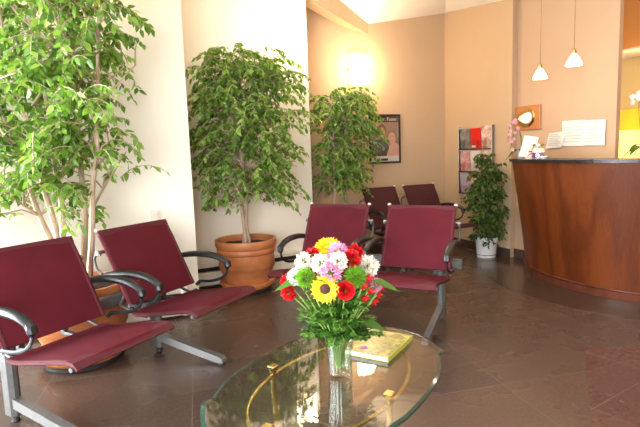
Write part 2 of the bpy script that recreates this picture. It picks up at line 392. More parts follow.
def baseb(name, p, q_, h=.10, th=.018, m='base_stone'):
    d = (q_ - p).normalized(); o = Vector((d.y, -d.x))
    mb = MB(); mb.prism([tuple(p), tuple(p + o * th), tuple(q_ + o * th), tuple(q_)], .002, h); return struct(mb.build(name, m, smooth=False))
baseb('baseboard_back', W3L, W3R); baseb('baseboard_right', W3R, W4E); baseb('baseboard_reception', W5L, W5R - B * 0)

# floor border following the counter
CC = Vector((3.225, 4.68)); CR = 1.18
def arc(r, a0, a1, n): return [(CC.x + r * math.cos(R(a0 + (a1 - a0) * i / n)), CC.y + r * math.sin(R(a0 + (a1 - a0) * i / n))) for i in range(n + 1)]
mb = MB(); oa = arc(1.62, 140, 300, 60); ia = arc(1.0, 140, 300, 60)
mb.prism(oa + ia[::-1], .0005, .003); 
struct(mb.build('trim_floor_border', 'floor_dark', smooth=False))
mb = MB(); mb.prism([(1.60, 2.95), (1.12, 1.97), (.6, .9), (3.2, .9), (3.2, 2.95)], .0005, .0025)
struct(mb.build('trim_floor_inlay', 'floor_red', smooth=False))

# ------------------------------------------------------------------ beam benches
def arm_paths(x):
    top = smoothcurve([(x, .10, .572), (x, .03, .588), (x, -.07, .602), (x, -.18, .604), (x, -.27, .592), (x, -.33, .565), (x, -.34, .545)], 4)
    low = smoothcurve([(x, -.335, .55), (x, -.335, .50), (x, -.29, .455), (x, -.20, .425), (x, -.10, .415)], 4)
    return top, low
def make_bench(label, loc, rz, legs, fab='fabric', hem='hem', pitch=.665, w=.53, arms=True):
    t = thing('beam_bench', label, 'chair', (*loc, 0), rz, None)
    n = 2; cx = [-pitch / 2, pitch / 2]
    mb = MB(); mb.box((0, .062, .425), (pitch * 2 - .04, .05, .07), b=.008); mb.build('beam', 'grey_steel', t)
    for x in legs:
        mb = MB(); mb.box((x, .045, .205), (.056, .085, .37), b=.018); mb.box((x, .05, .385), (.10, .09, .012), b=.003)
        lg = mb.build('leg', 'grey_steel', t)
        mb = MB()
        # tapered foot bar sloping down to the front
        for sgn, L in ((-1, .50),):
            pr = [(.02, .128), (sgn * L * .86, .058), (sgn * L * .95, .050), (sgn * L, .036), (sgn * L, .016), (sgn * L * .9, .012), (.02, .078)]
            vs = []; hw = .021
            for xx in (-hw, hw): vs += [(x + xx, y, z) for y, z in pr]
            k = len(pr); mb.add(vs, [tuple(range(k)), tuple(range(k, 2 * k))[::-1]] + [(i, i + k, (i + 1) % k + k, (i + 1) % k) for i in range(k)])
        mb.build('foot', 'foot_steel', lg)
        mb = MB(); mb.lathe([(.018, 0), (.02, .004), (.016, .013), (.012, .024)], 14, (x, -.475, 0)); mb.build('foot_pad', 'rubber', lg); mb = MB(); mb.lathe([(.018, 0), (.02, .004), (.016, .013), (.012, .03)], 14, (x, .035, 0)); mb.build('foot_pad', 'rubber', lg)
    for c in cx:
        x0, x1 = c - w / 2, c + w / 2
        prof = [(-.085, .362), (-.11, .355), (-.17, .360), (-.24, .372), (-.34, .390), (-.43, .408), (-.51, .420), (-.555, .418), (-.578, .398)]
        mb = MB(); mb.slab(x0, x1, prof, .012, .014, 10); st = mb.build('seat', fab, t)
        mb = MB()
        mb.slab(x0 - .001, x1 + .001, [(-.515, .4265), (-.556, .4245), (-.583, .4)], .006)
        mb.build('hem', hem, st)
        for xx in (x0 + .011, x1 - .011): mb = MB(); mb.tube([(xx, y, z - .002) for y, z in prof], .012, 10); mb.build('side_sleeve', hem, st)
        mb = MB()
        for xx in (x0 + .04, x1 - .04): mb.tube([(xx, .05, .385), (xx, -.10, .340), (xx, -.16, .338)], .009, 8)
        mb.tube([(x0 - .008, -.55, .400), (x1 + .008, -.55, .400)], .011, 8)
        for xx in (-.12, .12): mb.box((c + xx, -.07, .338), (.03, .30, .016), b=.004); mb.box((c + xx, .062, .365), (.03, .03, .06), b=.004)
        mb.build('seat_frame', 'grey_steel', t)
        bp = [(-.06, .405), (-.02, .475), (.03, .57), (.072, .65), (.115, .73), (.158, .80), (.175, .828)]
        bp = [(-.012 + (y * .98), z) for y, z in bp]
        mb = MB(); mb.slab(x0, x1, bp[::-1], .014, .012, 10); bk = mb.build('backrest', fab, t)
        mb = MB(); mb.slab(x0 - .001, x1 + .001, [(bp[-1][0] + .002, bp[-1][1] + .004), (bp[-2][0] - .000, bp[-2][1])], .020); mb.build('hem', hem, bk)
        mb = MB()
        for xx in (x0 + .014, x1 - .014): mb = MB(); mb.tube([(xx, y, z) for y, z in bp], .0125, 10); mb.build('side_sleeve', hem, bk)
        mb = MB()
        for xx in (x0 + .014, x1 - .014): mb.tube([(xx, bp[0][0] + .09, bp[0][1] - .005), (xx, *bp[1])], .0095, 8)
        mb.tube([(x0 - .035, bp[4][0] + .028, bp[4][1] - .02), (x1 + .035, bp[4][0] + .028, bp[4][1] - .02)], .011, 8)
        for xx in (-.1, .1): mb.tube([(c + xx, .05, .44), (c + xx, bp[4][0] + .028, bp[4][1] - .02)], .008)
        mb.build('back_frame', 'steel', t); mb = MB(); mb.box((c, .045, .45), (.09, .03, .10), b=.006); mb.build('back_bracket', 'grey_steel', t)
        for sg, xx in ((-1, x0 + .004), (1, x1 - .004)):
            mb = MB(); mb.box((xx, bp[-1][0] + .003, bp[-1][1] + .010), (.026, .022, .02), b=.006); mb.build('end_cap', 'plate', bk)
            xs = xx + sg * .028
            mb = MB(); mb.tube(smoothcurve([(xs, .11, .70), (xs, .15, .695), (xs, .165, .66), (xs, .15, .61), (xs, .11, .585)], 4), .008, 7)
            mb.build('loop', 'grey_steel', t)
            top, low = arm_paths(xs)
            mb = MB(); rr = [.018 + .011 * math.sin(PI * min(1, i / (len(top) - 1) * .9 + .15)) for i in range(len(top))]
            mb.tube(top, rr, 12, flat=.72); 
            mb.tube([(xs, -.325, .575), (xs, -.342, .56), (xs, -.345, .54), (xs, -.335, .525)], [.018, .024, .024, .014], 10)
            ar = mb.build('armrest', 'black', t)
            mb = MB(); mb.tube(low, .010, 8, flat=.6); mb.tube([(xs, -.10, .415), (xs - sg * .035, -.10, .40)], .012); mb.build('arm_bracket', 'black', ar)
    return t

D1 = (math.cos(R(57)), math.sin(R(57)))          # bench axis beside the window wall
b1 = make_bench('two-seat maroon mesh bench with black armrests in front of the window-side trees', (-1.228, 2.786), R(62), [-.555, .385], pitch=.72, w=.55)
b2 = make_bench('two-seat maroon mesh bench behind the glass table, its backs toward the far corner', (.395, 3.72), R(-25), [-.35, .50], w=.51)
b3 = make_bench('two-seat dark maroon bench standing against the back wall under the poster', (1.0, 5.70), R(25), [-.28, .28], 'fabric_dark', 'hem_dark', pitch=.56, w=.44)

# ------------------------------------------------------------------ plants
LEAF_F = [(0, 1, 2), (0, 2, 3), (1, 4, 5, 2), (2, 5, 6, 3), (4, 7, 5), (5, 7, 6)]
def leaf(mb, base, d, nrm, L, W, curl=.12):
    d = d.normalized(); s = d.cross(nrm); s = s.normalized() if s.length > 1e-6 else d.orthogonal().normalized(); n = s.cross(d)
    def P(t, w, h): return base + d * (t * L) + s * (w * W) + n * (h * L)
    mb.add([P(0, 0, 0), P(.3, -.46, .05), P(.32, 0, -.02), P(.3, .46, .05), P(.65, -.36, -.02), P(.66, 0, -.06), P(.65, .36, -.02), P(1, 0, -curl)], LEAF_F)
def rv(r): 
    while True:
        v = Vector((r.uniform(-1, 1), r.uniform(-1, 1), r.uniform(-1, 1)))
        if .05 < v.length < 1: return v.normalized()
def foliage(r, stems, inside, n_twig, n_leaf, L, planes, origin, bias=.55, twl=(.16, .34), region=None):
    """stems: list of polylines (Vector) to attach to; inside(p)->bool; returns leaves mesh + twigs mesh"""
    mb = MB(); tw = MB(); pts = [p for s in stems for p in s[len(s) // 3:]]
    made = 0; tries = 0
    while made < n_twig and tries < n_twig * 40:
        tries += 1
        c = region(r)
        if not inside(c): continue
        near = min(pts, key=lambda p: (p.xy - c.xy).length + abs(p.z - (c.z - .12)) * 1.2)
        dv = (c - near); dv.z = abs(dv.z) * .3
        h = Vector((dv.x, dv.y, 0)); h = h.normalized() if h.length > .02 else rv(r)
        h = (h + rv(r) * .8); h.z = r.uniform(-.1, .6); h.normalize()
        ln = r.uniform(*twl); P = []; p = c.copy(); v = h.copy(); n = 6
        for i in range(n + 1):
            P.append(p.copy()); p = p + v * (ln / n); v = (v + Vector((0, 0, -.24))).normalized()
        wp = [origin + x for x in P]
        if any((Vector(x) - pl[0]).dot(pl[1]) < .03 for x in wp for pl in planes): continue
        if any(not inside(x) for x in (P[-1],)) and r.random() < .75: continue
        made += 1
        if made % 3 == 0: tw.tube([near, near * .5 + P[0] * .5 + Vector((0, 0, .03)), P[0]], [.006, .0045, .003], 5)
        tw.tube(P, [.0028 * (1 - .7 * i / n) + .0006 for i in range(n + 1)], 4)
        for k in range(n_leaf):
            u = (k + r.random()) / n_leaf * n; i = min(int(u), n - 1); q_ = P[i].lerp(P[i + 1], u - i)
            t = (P[i + 1] - P[i]).normalized(); side = t.cross(Vector((0, 0, 1))); side = side.normalized() if side.length > .01 else Vector((1, 0, 0))
            d = t * r.uniform(.1, .7) + side * (1 if k % 2 else -1) * r.uniform(.4, .9) + Vector((0, 0, r.uniform(-1.1, .05))) + rv(r) * .3
            up = Vector((0, 0, 1)) + rv(r) * .9
            ll = L * r.uniform(.65, 1.15)
            e = origin + q_ + d.normalized() * ll
            if any((e - pl[0]).dot(pl[1]) < .01 for pl in planes): continue
            leaf(mb, q_, d, up, ll, ll * .52)
    return mb, tw
def stem_path(r, base, top, wob, n=9):
    base = Vector(base); top = Vector(top); out = []; o = Vector((0, 0, 0))
    for i in range(n + 1):
        t = i / n; o = o + Vector((r.uniform(-1, 1), r.uniform(-1, 1), 0)) * wob
        out.append(base.lerp(top, t) + o * (1 if i else 0))
    return smoothcurve(out, 3)
def make_pot(t, rr, h, m='terracotta', saucer=True, br=.70):
    z0 = .085 if saucer else 0
    mb = MB()
    pr = [(0.01, z0 + .0), (rr * br, z0), (rr * br, z0 + .01), (rr * (br + .20) - .0, z0 + (h - z0) * .36), (rr * (br + .20) + .004, z0 + (h - z0) * .37), (rr * .90, h - .13), (rr * .92, h - .128), (rr * .955, h - .115), (rr * .955, h - .085), (rr * .935, h - .078), (rr * .945, h - .074), (rr * .985, h - .06), (rr, h - .03), (rr, h - .008), (rr * .985, h), (rr * .92, h), (rr * .90, h - .02), (rr * .89, h - .065)]
    mb.lathe(pr, 48); pot = mb.build('pot', m, t, angle=50)
    mb = MB(); n = 40; vs = [(0, 0, h - .05)]
    for k, f_ in enumerate((.5, .885)):
        for i in range(n): a_ = 2 * PI * i / n; vs.append((rr * f_ * math.cos(a_), rr * f_ * math.sin(a_), h - .056 + rnd.uniform(-.006, .006)))
    fs = [(0, 1 + i, 1 + (i + 1) % n) for i in range(n)] + [(1 + i, 1 + n + i, 1 + n + (i + 1) % n, 1 + (i + 1) % n) for i in range(n)]
    mb.add(vs, fs); mb.build('soil', 'soil', t)
    if saucer:
        mb = MB(); mb.lathe([(rr * .6, .034), (rr * .80, .036), (rr * .90, .07), (rr * .905, .098), (rr * .88, .10), (rr * .87, .085), (rr * .72, .084), (.01, .084)], 48); mb.build('saucer', 'terra_saucer', t, angle=50)
        mb = MB(); mb.lathe([(rr * .72, 0), (rr * .78, .008), (rr * .78, .03), (rr * .70, .038), (.01, .038)], 40); mb.build('rolling_base', 'rubber', t)
def make_tree(name, label, loc, rr, h, top_z, crown, n_twig, n_leaf, L, planes, seed, stems, leafm='leaf', barkm='bark', pot=True, group=None, tk=.017):
    r = random.Random(seed); t = thing(name, label, 'plant', (*loc, 0), 0, group)
    if pot: make_pot(t, rr, h)
    org = Vector((*loc, 0)); paths = []
    for (bx_, by_, tx_, ty_, tz_) in stems:
        P = stem_path(r, (bx_, by_, h - .07), (tx_, ty_, tz_), .016); paths.append(P)
        mb = MB(); n = len(P); mb.tube(P, [tk * (1 - .75 * i / (n - 1)) + .003 for i in range(n)], 8)
        st = mb.build('stem', barkm, t)
        for _ in range(4):
            i = r.randint(n // 3, int(n * .8)); a_ = r.uniform(0, 2 * PI); ln = r.uniform(.3, .55) * crown['k']
            e = P[i] + Vector((math.cos(a_) * ln * .75, math.sin(a_) * ln * .6, ln * r.uniform(.4, .9)))
            if any((org + e - pl[0]).dot(pl[1]) < .06 for pl in planes): continue
            Q = stem_path(r, P[i], e, .012, 5); rad = tk * .42
            mb = MB(); mb.tube(Q, [rad * (1 - .75 * k / (len(Q) - 1)) + .001 for k in range(len(Q))], 6); mb.build('branch', barkm, st)
            paths.append(Q)
    cx_, cy_, cz_ = crown['c']; ax, ay, az = crown['r']
    def inside(p):
        zz = (p.z - cz_) / az
        if abs(zz) > 1: return False
        wdt = crown['w'](zz)
        ang = math.atan2(p.y - cy_, p.x - cx_)
        wdt *= 1 + .13 * math.sin(3 * ang + zz * 4 + seed) + .09 * math.sin(7 * zz * 2 + ang)
        return ((p.x - cx_) / (ax * wdt)) ** 2 + ((p.y - cy_) / (ay * wdt)) ** 2 < 1
    def region(rr_):
        for _ in range(30):
            p = Vector((cx_ + rr_.uniform(-ax, ax) * 1.1, cy_ + rr_.uniform(-ay, ay) * 1.1, cz_ + rr_.uniform(-az, az)))
            q_ = ((p.x - cx_) / ax) ** 2 + ((p.y - cy_) / ay) ** 2 + ((p.z - cz_) / az) ** 2
            if rr_.random() < .35 + .65 * q_: return p
        return p
    mb, tw = foliage(r, paths, inside, n_twig, n_leaf, L, planes, org, region=region)
    mb.build('foliage', leafm, t, smooth=True, angle=80); tw.build('twig_network', barkm, t)
    return t
def plane(p, d3): return (Vector((p.x, p.y, 0)), Vector((d3[0], d3[1], 0)))
nA = (A.y, -A.x); nB = (-OUT4.x, -OUT4.y)
pl1 = plane(W1, nA); pl2 = plane(W1 + Vector((-A.y, A.x)) * .78, nA); pl3 = plane(W3R, nA); plB = plane(W4E, nB)
retn = (Vector((W2.x, W2.y, 0)), Vector((A.x, A.y, 0)))
full = lambda z: (1 - max(0, z) ** 3.0 * .55) * (1 - max(0, -z) ** 2.2 * .55)
make_tree('potted_fig_tree', 'large weeping fig in a terracotta pot behind the bench nearest the camera', (-1.525, 3.06), .30, .50, 2.6,
    dict(c=(-.12, -.02, 1.90), r=(.56, .42, .98), w=lambda z: (1 - max(0, -z - .1) ** 1.5 * .55), k=1.1), 800, 14, .062, [pl1], 11,
    [(-.08, .03, -.30, -.10, 2.4), (.04, .03, .12, .05, 2.5), (-.02, -.05, -.12, .05, 2.2), (.07, -.02, .30, -.05, 2.0), (-.08, .02, -.5, 0, 1.9)], group=None, tk=.020)
make_tree('potted_fig_tree', 'weeping fig with twin pale trunks in a fully visible terracotta pot with orange saucer', (-.70, 4.60), .285, .485, 2.3,
    dict(c=(.01, .0, 1.50), r=(.455, .38, .70), w=lambda z: (1 - max(0, z) ** 3 * .45) * (1 - max(0, -z) ** 2.2 * .42), k=.7), 520, 14, .060, [pl2, (Vector((W1.x, W1.y, 0)), Vector((A.x, A.y, 0)))], 5,
    [(-.02, 0, -.03, .02, 2.05), (.035, .01, .08, -.02, 2.1), (.0, -.03, -.10, 0, 1.9)], tk=.014)
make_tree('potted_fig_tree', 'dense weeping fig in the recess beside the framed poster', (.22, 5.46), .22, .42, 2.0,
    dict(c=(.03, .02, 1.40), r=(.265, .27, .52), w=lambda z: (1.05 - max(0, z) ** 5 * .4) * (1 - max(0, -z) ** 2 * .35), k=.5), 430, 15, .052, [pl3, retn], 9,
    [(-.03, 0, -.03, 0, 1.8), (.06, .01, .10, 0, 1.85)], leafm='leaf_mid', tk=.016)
# slim plant in white pot
t = thing('potted_plant', 'slim bushy dark green plant in a white pot beside the reception counter', 'plant', (1.90, 5.66, 0))
mb = MB(); mb.lathe([(.01, .0), (.105, 0), (.108, .01), (.118, .17), (.128, .185), (.13, .235), (.122, .238), (.116, .225), (.11, .20)], 36); pt = mb.build('pot', 'ceramic', t, angle=50)
mb = MB(); mb.lathe([(.106, .030), (.1155, .031), (.1155, .036), (.107, .037)], 36); mb.build('pot_band', 'slot', pt)
mb = MB(); mb.lathe([(.11, .205), (.05, .212), (.001, .214)], 20); mb.build('soil', 'soil', t)
r = random.Random(3); paths = []
for k in range(4):
    P = stem_path(r, (r.uniform(-.03, .03), r.uniform(-.03, .03), .2), (r.uniform(-.06, .06), r.uniform(-.06, .06), r.uniform(.95, 1.12)), .008); paths.append(P)
    mb = MB(); mb.tube(P, [.006 * (1 - .6 * i / (len(P) - 1)) for i in range(len(P))], 6); mb.build('stem', 'bark_dark', t)
def ins(p):
    zz = (p.z - .68) / .50
    return abs(zz) < 1 and math.hypot(p.x, p.y) < .185 * (1 - max(0, zz) ** 2 * .55) * (1 - max(0, -zz) ** 3 * .3)
mb, tw = foliage(r, paths, ins, 330, 9, .055, [plB], Vector((1.90, 5.66, 0)), twl=(.06, .14), region=lambda q_: Vector((q_.uniform(-.19, .19), q_.uniform(-.19, .19), q_.uniform(.2, 1.18))))
mb.build('foliage', 'leaf_dark', t, angle=80); tw.build('twig_network', 'bark_dark', t)

# ------------------------------------------------------------------ baseboard heaters, outlets
def heater(label, p, q_, h=.24, dep=.085):
    d = (q_ - p); L = d.length; az = math.atan2(d.y, d.x); t = thing('baseboard_heater', label, 'heater', (p.x, p.y, 0), az)
    mb = MB(); pr = [(-.002, .02), (-dep * .8, .02), (-dep, .05), (-dep, .135), (-dep * .8, .15)]
    mb.box((L / 2, -dep * .5 - .006, .085), (L, dep * .9, .13), b=.006); mb.box((L / 2, -dep * .35, h - .03), (L, dep * .66, .05), b=.008); mb.box((L / 2, -.008, h / 2 + .01), (L, .012, h - .03)); mb.build('body', 'heater', t)
    mb = MB()
    for k in range(3): mb.box((L / 2, -dep * .42, .160 + k * .014), (L - .03, dep * .7, .005))
    mb.build('fin_slot', 'slot', t)
    for e in (.02, L - .02):
        mb = MB(); mb.box((e, -dep * .5 - .008, h / 2 + .008), (.05, dep + .006, h - .012), b=.008); mb.build('end_cover', 'heater', t)
n1 = Vector(nA) * .002
heater('cream baseboard heater behind the bench nearest the camera', W1 - A * 1.85 + n1, W1 - A * .10 + n1)
w2a = W1 + Vector((-A.y, A.x)) * .78
heater('cream baseboard heater behind the fig tree with twin trunks', w2a + A * .02 + n1, W2 - A * .06 + n1)
def outlet(p, z, az, label):
    t = thing('wall_outlet', label, 'outlet', (p.x, p.y, z), az, None)
    mb = MB(); mb.box((0, -.004, 0), (.072, .008, .115), b=.003); pt = mb.build('cover_plate', 'plate', t)
    mb = MB()
    for zz in (-.025, .025): mb.box((0, -.009, zz), (.034, .004, .03), b=.0015)
    mb.build('socket', 'ceramic', pt)
outlet(W1 - A * .30, .80, AZ_A, 'small cream wall outlet on the bright wall above the nearest bench')
outlet(W2 - A * .24, .81, AZ_A, 'small cream wall outlet to the right of the twin-trunk fig')

# ------------------------------------------------------------------ sconces
def sconce(p, z, az, label):
    t = thing('wall_sconce', label, 'wall lamp', (p.x, p.y, z), az, 'frosted glass wall sconces')
    mb = MB(); w_, h_ = .24, .34; n = 14
    vs = []
    for i in range(n + 1):
        a_ = -1 + 2 * i / n; x = a_ * w_ / 2; y = -.035 - .05 * (1 - a_ * a_)
        for zz in (-h_ / 2, h_ / 2):
            vs += [(x, y, zz), (x, y + .006, zz)]
    fs = []
    for i in range(n):
        o = i * 4; fs += [(o, o + 4, o + 6, o + 2), (o + 1, o + 3, o + 7, o + 5), (o, o + 1, o + 5, o + 4), (o + 2, o + 6, o + 7, o + 3)]
    fs += [(0, 2, 3, 1), (n * 4, n * 4 + 1, n * 4 + 3, n * 4 + 2)]
    mb.add(vs, fs); sh = mb.build('glass_shade', 'sconce', t)
    mb = MB(); mb.box((0, -.012, 0), (.12, .02, .16), b=.004); mb.build('wall_plate', 'steel', t)
    for sx in (-1, 1):
        mb = MB(); mb.tube([(sx * (w_ / 2 + .002), -.0, 0), (sx * (w_ / 2 + .002), -.055, 0)], .009, 10); mb.build('clip', 'steel', t)
    return t
sc2 = W3R - A * 1.25
sconce(W2 - A * .165, 2.40, AZ_A, 'lit curved glass wall sconce above the twin-trunk fig')
sconce(W1 - A * .95, 2.70, AZ_A, 'lit curved glass wall sconce above the fig nearest the camera')
sconce(sc2, 2.215, AZ_A, 'lit curved glass wall sconce above the poster, under the ceiling beam')

# ------------------------------------------------------------------ poster
t = thing('framed_poster', 'black framed poster of a smiling man and woman on the back wall', 'picture', (*(W3R - A * .905 + Vector(nA) * .002), 1.395), AZ_A)
pw, ph = .44, .60
mb = MB()
for sx in (-1, 1): mb.box((sx * (pw / 2 - .011), -.012, 0), (.022, .024, ph), b=.003)
for sz in (-1, 1): mb.box((0, -.012, sz * (ph / 2 - .011)), (pw - .044, .024, .022), b=.003)
mb.build('frame', 'rubber', t)
def flat(name, poly, y, m, par, th=.0012):
    mb = MB(); k = len(poly); vs = [(x, y, z) for x, z in poly] + [(x, y - th, z) for x, z in poly]
    mb.add(vs, [tuple(range(k))[::-1], tuple(range(k, 2 * k))] + [(i, (i + 1) % k, k + (i + 1) % k, k + i) for i in range(k)][::1]); return mb.build(name, m, par, smooth=False)
def ell(cx, cz, a_, b_, n=20, rot=0): return [(cx + a_ * math.cos(2 * PI * i / n) * math.cos(rot) - b_ * math.sin(2 * PI * i / n) * math.sin(rot), cz + a_ * math.cos(2 * PI * i / n) * math.sin(rot) + b_ * math.sin(2 * PI * i / n) * math.cos(rot)) for i in range(n)]
M['pr_bg'] = noisy('poster_print_tan', (.30, .17, .13), (.42, .26, .20), 5, .25)
M['pr_dark'] = noisy('poster_print_brown', (.045, .018, .010), (.08, .035, .02), 6, .25)
M['pr_skin'] = noisy('poster_print_skin', (.60, .26, .19), (.68, .33, .24), 8, .25)
M['pr_skin2'] = noisy('poster_print_lit_skin', (.72, .36, .28), (.78, .44, .34), 8, .25)
M['pr_hair'] = noisy('poster_print_hair', (.10, .04, .02), (.20, .09, .05), 25, .3)
M['pr_hair2'] = noisy('poster_print_blonde', (.26, .13, .075), (.36, .20, .12), 25, .3)
M['pr_shirt'] = noisy('poster_print_shirt', (.02, .018, .022), (.05, .045, .05), 8, .3)
M['pr_white'] = noisy('poster_print_white', (.70, .64, .58), (.76, .70, .64), 8, .3)
M['pr_lip'] = noisy('poster_print_lips', (.45, .05, .05), (.5, .08, .07), 8, .3)
po = flat('print', [(-.2, -.28), (.2, -.28), (.2, .28), (-.2, .28)], -.006, 'pr_bg', t)
flat('header_band', [(-.2, .205), (.2, .205), (.2, .28), (-.2, .28)], -.0074, 'pr_dark', po)
flat('man_shirt', [(-.2, -.21), (.06, -.21), (.07, -.12), (.02, -.04), (-.06, .0), (-.2, -.02)], -.0074, 'pr_shirt', po)
flat('man_hair', ell(-.045, .10, .062, .082), -.0076, 'pr_hair', po)
flat('man_face', ell(-.04, .075, .048, .07), -.0090, 'pr_skin', po)
flat('woman_hair', ell(.105, .03, .075, .105), -.0078, 'pr_hair2', po)
flat('woman_shoulder', [(.02, -.21), (.2, -.21), (.2, -.08), (.15, -.05), (.07, -.07)], -.0092, 'pr_skin2', po)
flat('woman_face', ell(.10, .005, .052, .075, rot=.12), -.0106, 'pr_skin2', po)
flat('smile', ell(.095, -.032, .02, .008, 12), -.012, 'pr_lip', po); flat('teeth', ell(.095, -.031, .015, .004, 12), -.0134, 'pr_white', po)
for ex, ez in ((.078, .022), (.117, .026)): flat('eye', ell(ex, ez, .008, .004, 10), -.012, 'pr_hair', po)
flat('smile', ell(-.04, .038, .018, .006, 12), -.0104, 'pr_white', po)
for ex in (-.06, -.025): flat('eye', ell(ex, .088, .007, .004, 10), -.0104, 'pr_hair', po)
flat('footer_band', [(-.2, -.28), (.2, -.28), (.2, -.21), (-.2, -.21)], -.0094, 'pr_white', po); flat('footer_bar', [(-.12, -.268), (.04, -.268), (.04, -.24), (-.12, -.24)], -.011, 'pr_shirt', po)
def text(s_, par, loc, size, m, name='lettering', ext=.0006, align='CENTER', rot=(PI / 2, 0, 0)):
    cu_ = bpy.data.curves.new(name, 'FONT'); cu_.body = s_; cu_.size = size; cu_.extrude = ext; cu_.align_x = align; cu_.materials.append(M[m])
    tmp = bpy.data.objects.new(name, cu_); COL.objects.link(tmp); bpy.context.view_layer.update()
    me = bpy.data.meshes.new_from_object(tmp.evaluated_get(bpy.context.evaluated_depsgraph_get())); me.name = name
    COL.objects.unlink(tmp); bpy.data.objects.remove(tmp); me.materials.clear(); me.materials.append(M[m])
    o = bpy.data.objects.new(name, me); COL.objects.link(o); o.parent = par; o.location = loc; o.rotation_euler = rot; return o
text('...ter. Faster.', po, (.19, -.0095, .222), .058, 'pr_white', align='RIGHT')
mb = MB(); mb.box((0, -.0165, 0), (pw - .05, .001, ph - .05)); mb.build('glazing', 'acrylic', t, smooth=False)

# ------------------------------------------------------------------ brochure rack
rk = thing('brochure_rack', 'clear acrylic wall rack with three rows of brochures left of the slim plant', 'rack', (*(W3R + B * .33 + Vector(nB) * .0), 1.095), AZ_B)
RW, RH = .56, .82
mb = MB(); mb.box((RW / 2, -.005, 0), (RW, .006, RH), b=.002); mb.build('back_panel', 'acrylic', rk, smooth=False)
mb = MB()
for sx in (0, RW): mb.box((sx, -.03, 0), (.004, .055, RH), b=.001)
mb.build('side_strip', 'steel', rk, smooth=False)
mags = [[('grey', (.30, .28, .26), (.10, .09, .09)), ('red', (.70, .02, .01), (.55, .01, .01)), ('cream', (.80, .72, .64), (.45, .12, .07))],
        [('floral', (.66, .48, .44), (.45, .10, .10)), ('pale', (.74, .66, .66), (.66, .56, .60)), ('white', (.7, .6, .5), (.5, .3, .2))],
        [('blue', (.30, .36, .44), (.55, .30, .34)), ('portrait', (.72, .55, .50), (.25, .06, .06)), ('tan', (.6, .45, .3), (.4, .2, .1))]]
lab = [['grey photo magazine in the top row, left pocket of the acrylic rack', 'plain red brochure in the top row of the acrylic rack', 'cream magazine with a brown picture in the top right pocket'],
       ['pink floral magazine in the middle row of the acrylic rack', 'pale lilac leaflet in the middle row beside the floral magazine', 'tan leaflet half hidden by the plant in the middle row'],
       ['blue grey magazine in the bottom left pocket of the acrylic rack', 'magazine with a dark haired portrait in the bottom row of the rack', 'tan leaflet behind the plant in the bottom row']]
for i in range(3):
    zc = RH / 2 - .145 - i * .27
    mb = MB(); mb.box((RW / 2, -.055, zc - .075), (RW - .01, .004, .10)); mb.box((RW / 2, -.03, zc - .128), (RW - .01, .05, .007)); mb.build('pocket', 'steel' if False else 'acrylic', rk, smooth=False)
    mb = MB(); mb.box((RW / 2, -.0585, zc - .127), (RW - .01, .003, .012)); mb.build('pocket_rim', 'slot', rk, smooth=False)
    for j in range(3):
        if (i, j) == (2, 2): continue
        nme, c1, c2 = mags[i][j]
        xx = RW / 2 + (j - 1) * .182; big = (i, j) == (0, 2)
        wp = W3R + B * (.33 + xx) + Vector(nB) * .032
        mg = thing('magazine', lab[i][j], 'magazine', (wp.x, wp.y, 1.095 + zc + (.01 if big else 0)), AZ_B, 'brochures in the acrylic wall rack')
        mh = .245 if not big else .265
        mtx = Matrix.Rotation(R(4), 4, 'X')
        mb = MB(); mb.box((0, 0, 0), (.170, .007, mh), mtx=mtx); mm_ = noisy('cover_' + nme, c1, c2, 13 if nme != 'red' else 3, .35); cov = mb.build('cover', mm_, mg, smooth=False)
        mb = MB()
        if nme == 'red': mb.box((-.03, -.0045, -.095), (.07, .002, .025), mtx=None); mb.build('cover_label', 'pr_white', mg, smooth=False)
        elif nme == 'portrait':
            poly = ell(.01, -.02, .045, .07, 16); o = flat('cover_picture', poly, -.0105, M['pr_hair'] if nme != 'grey' else M['pr_shirt'], mg); 
            flat('cover_face', ell(.012, -.0, .024, .034, 14), -.0125, 'pr_skin2', mg)
# ------------------------------------------------------------------ wooden plaque
t = thing('wooden_plaque', 'wooden wall plaque with a cream shell-shaped plate above the counter corner', 'plaque', (*(W5L + B * .135 + Vector(nB) * .001), 1.548), AZ_B)
mb = MB(); mb.box((0, -.011, 0), (.40, .022, .255), b=.004); mb.build('board', 'wood_light', t)
def rel(poly, y0, y1, m, name, sc=.9):
    mb = MB(); k = len(poly); cx_ = sum(p_[0] for p_ in poly) / k; cz_ = sum(p_[1] for p_ in poly) / k
    in_ = [(cx_ + (x - cx_) * sc, cz_ + (z - cz_) * sc) for x, z in poly]
    vs = [(x, y0, z) for x, z in poly] + [(x, y1, z) for x, z in in_]
    mb.add(vs, [tuple(range(k, 2 * k))] + [(i, (i + 1) % k, k + (i + 1) % k, k + i) for i in range(k)]); return mb.build(name, m, t)
sh = [(-.155, -.01), (-.12, .035), (-.06, .06), (0, .085), (.06, .095), (.115, .075), (.135, .02), (.12, -.045), (.07, -.095), (.0, -.10), (-.06, -.075), (-.11, -.045)]
rel([(x * 1.0, z) for x, z in sh], -.022, -.036, 'brass', 'rim', .92); rel([(x * .66 + .02, z * .62) for x, z in sh], -.036, -.042, 'ceramic', 'shell_plate', .9)

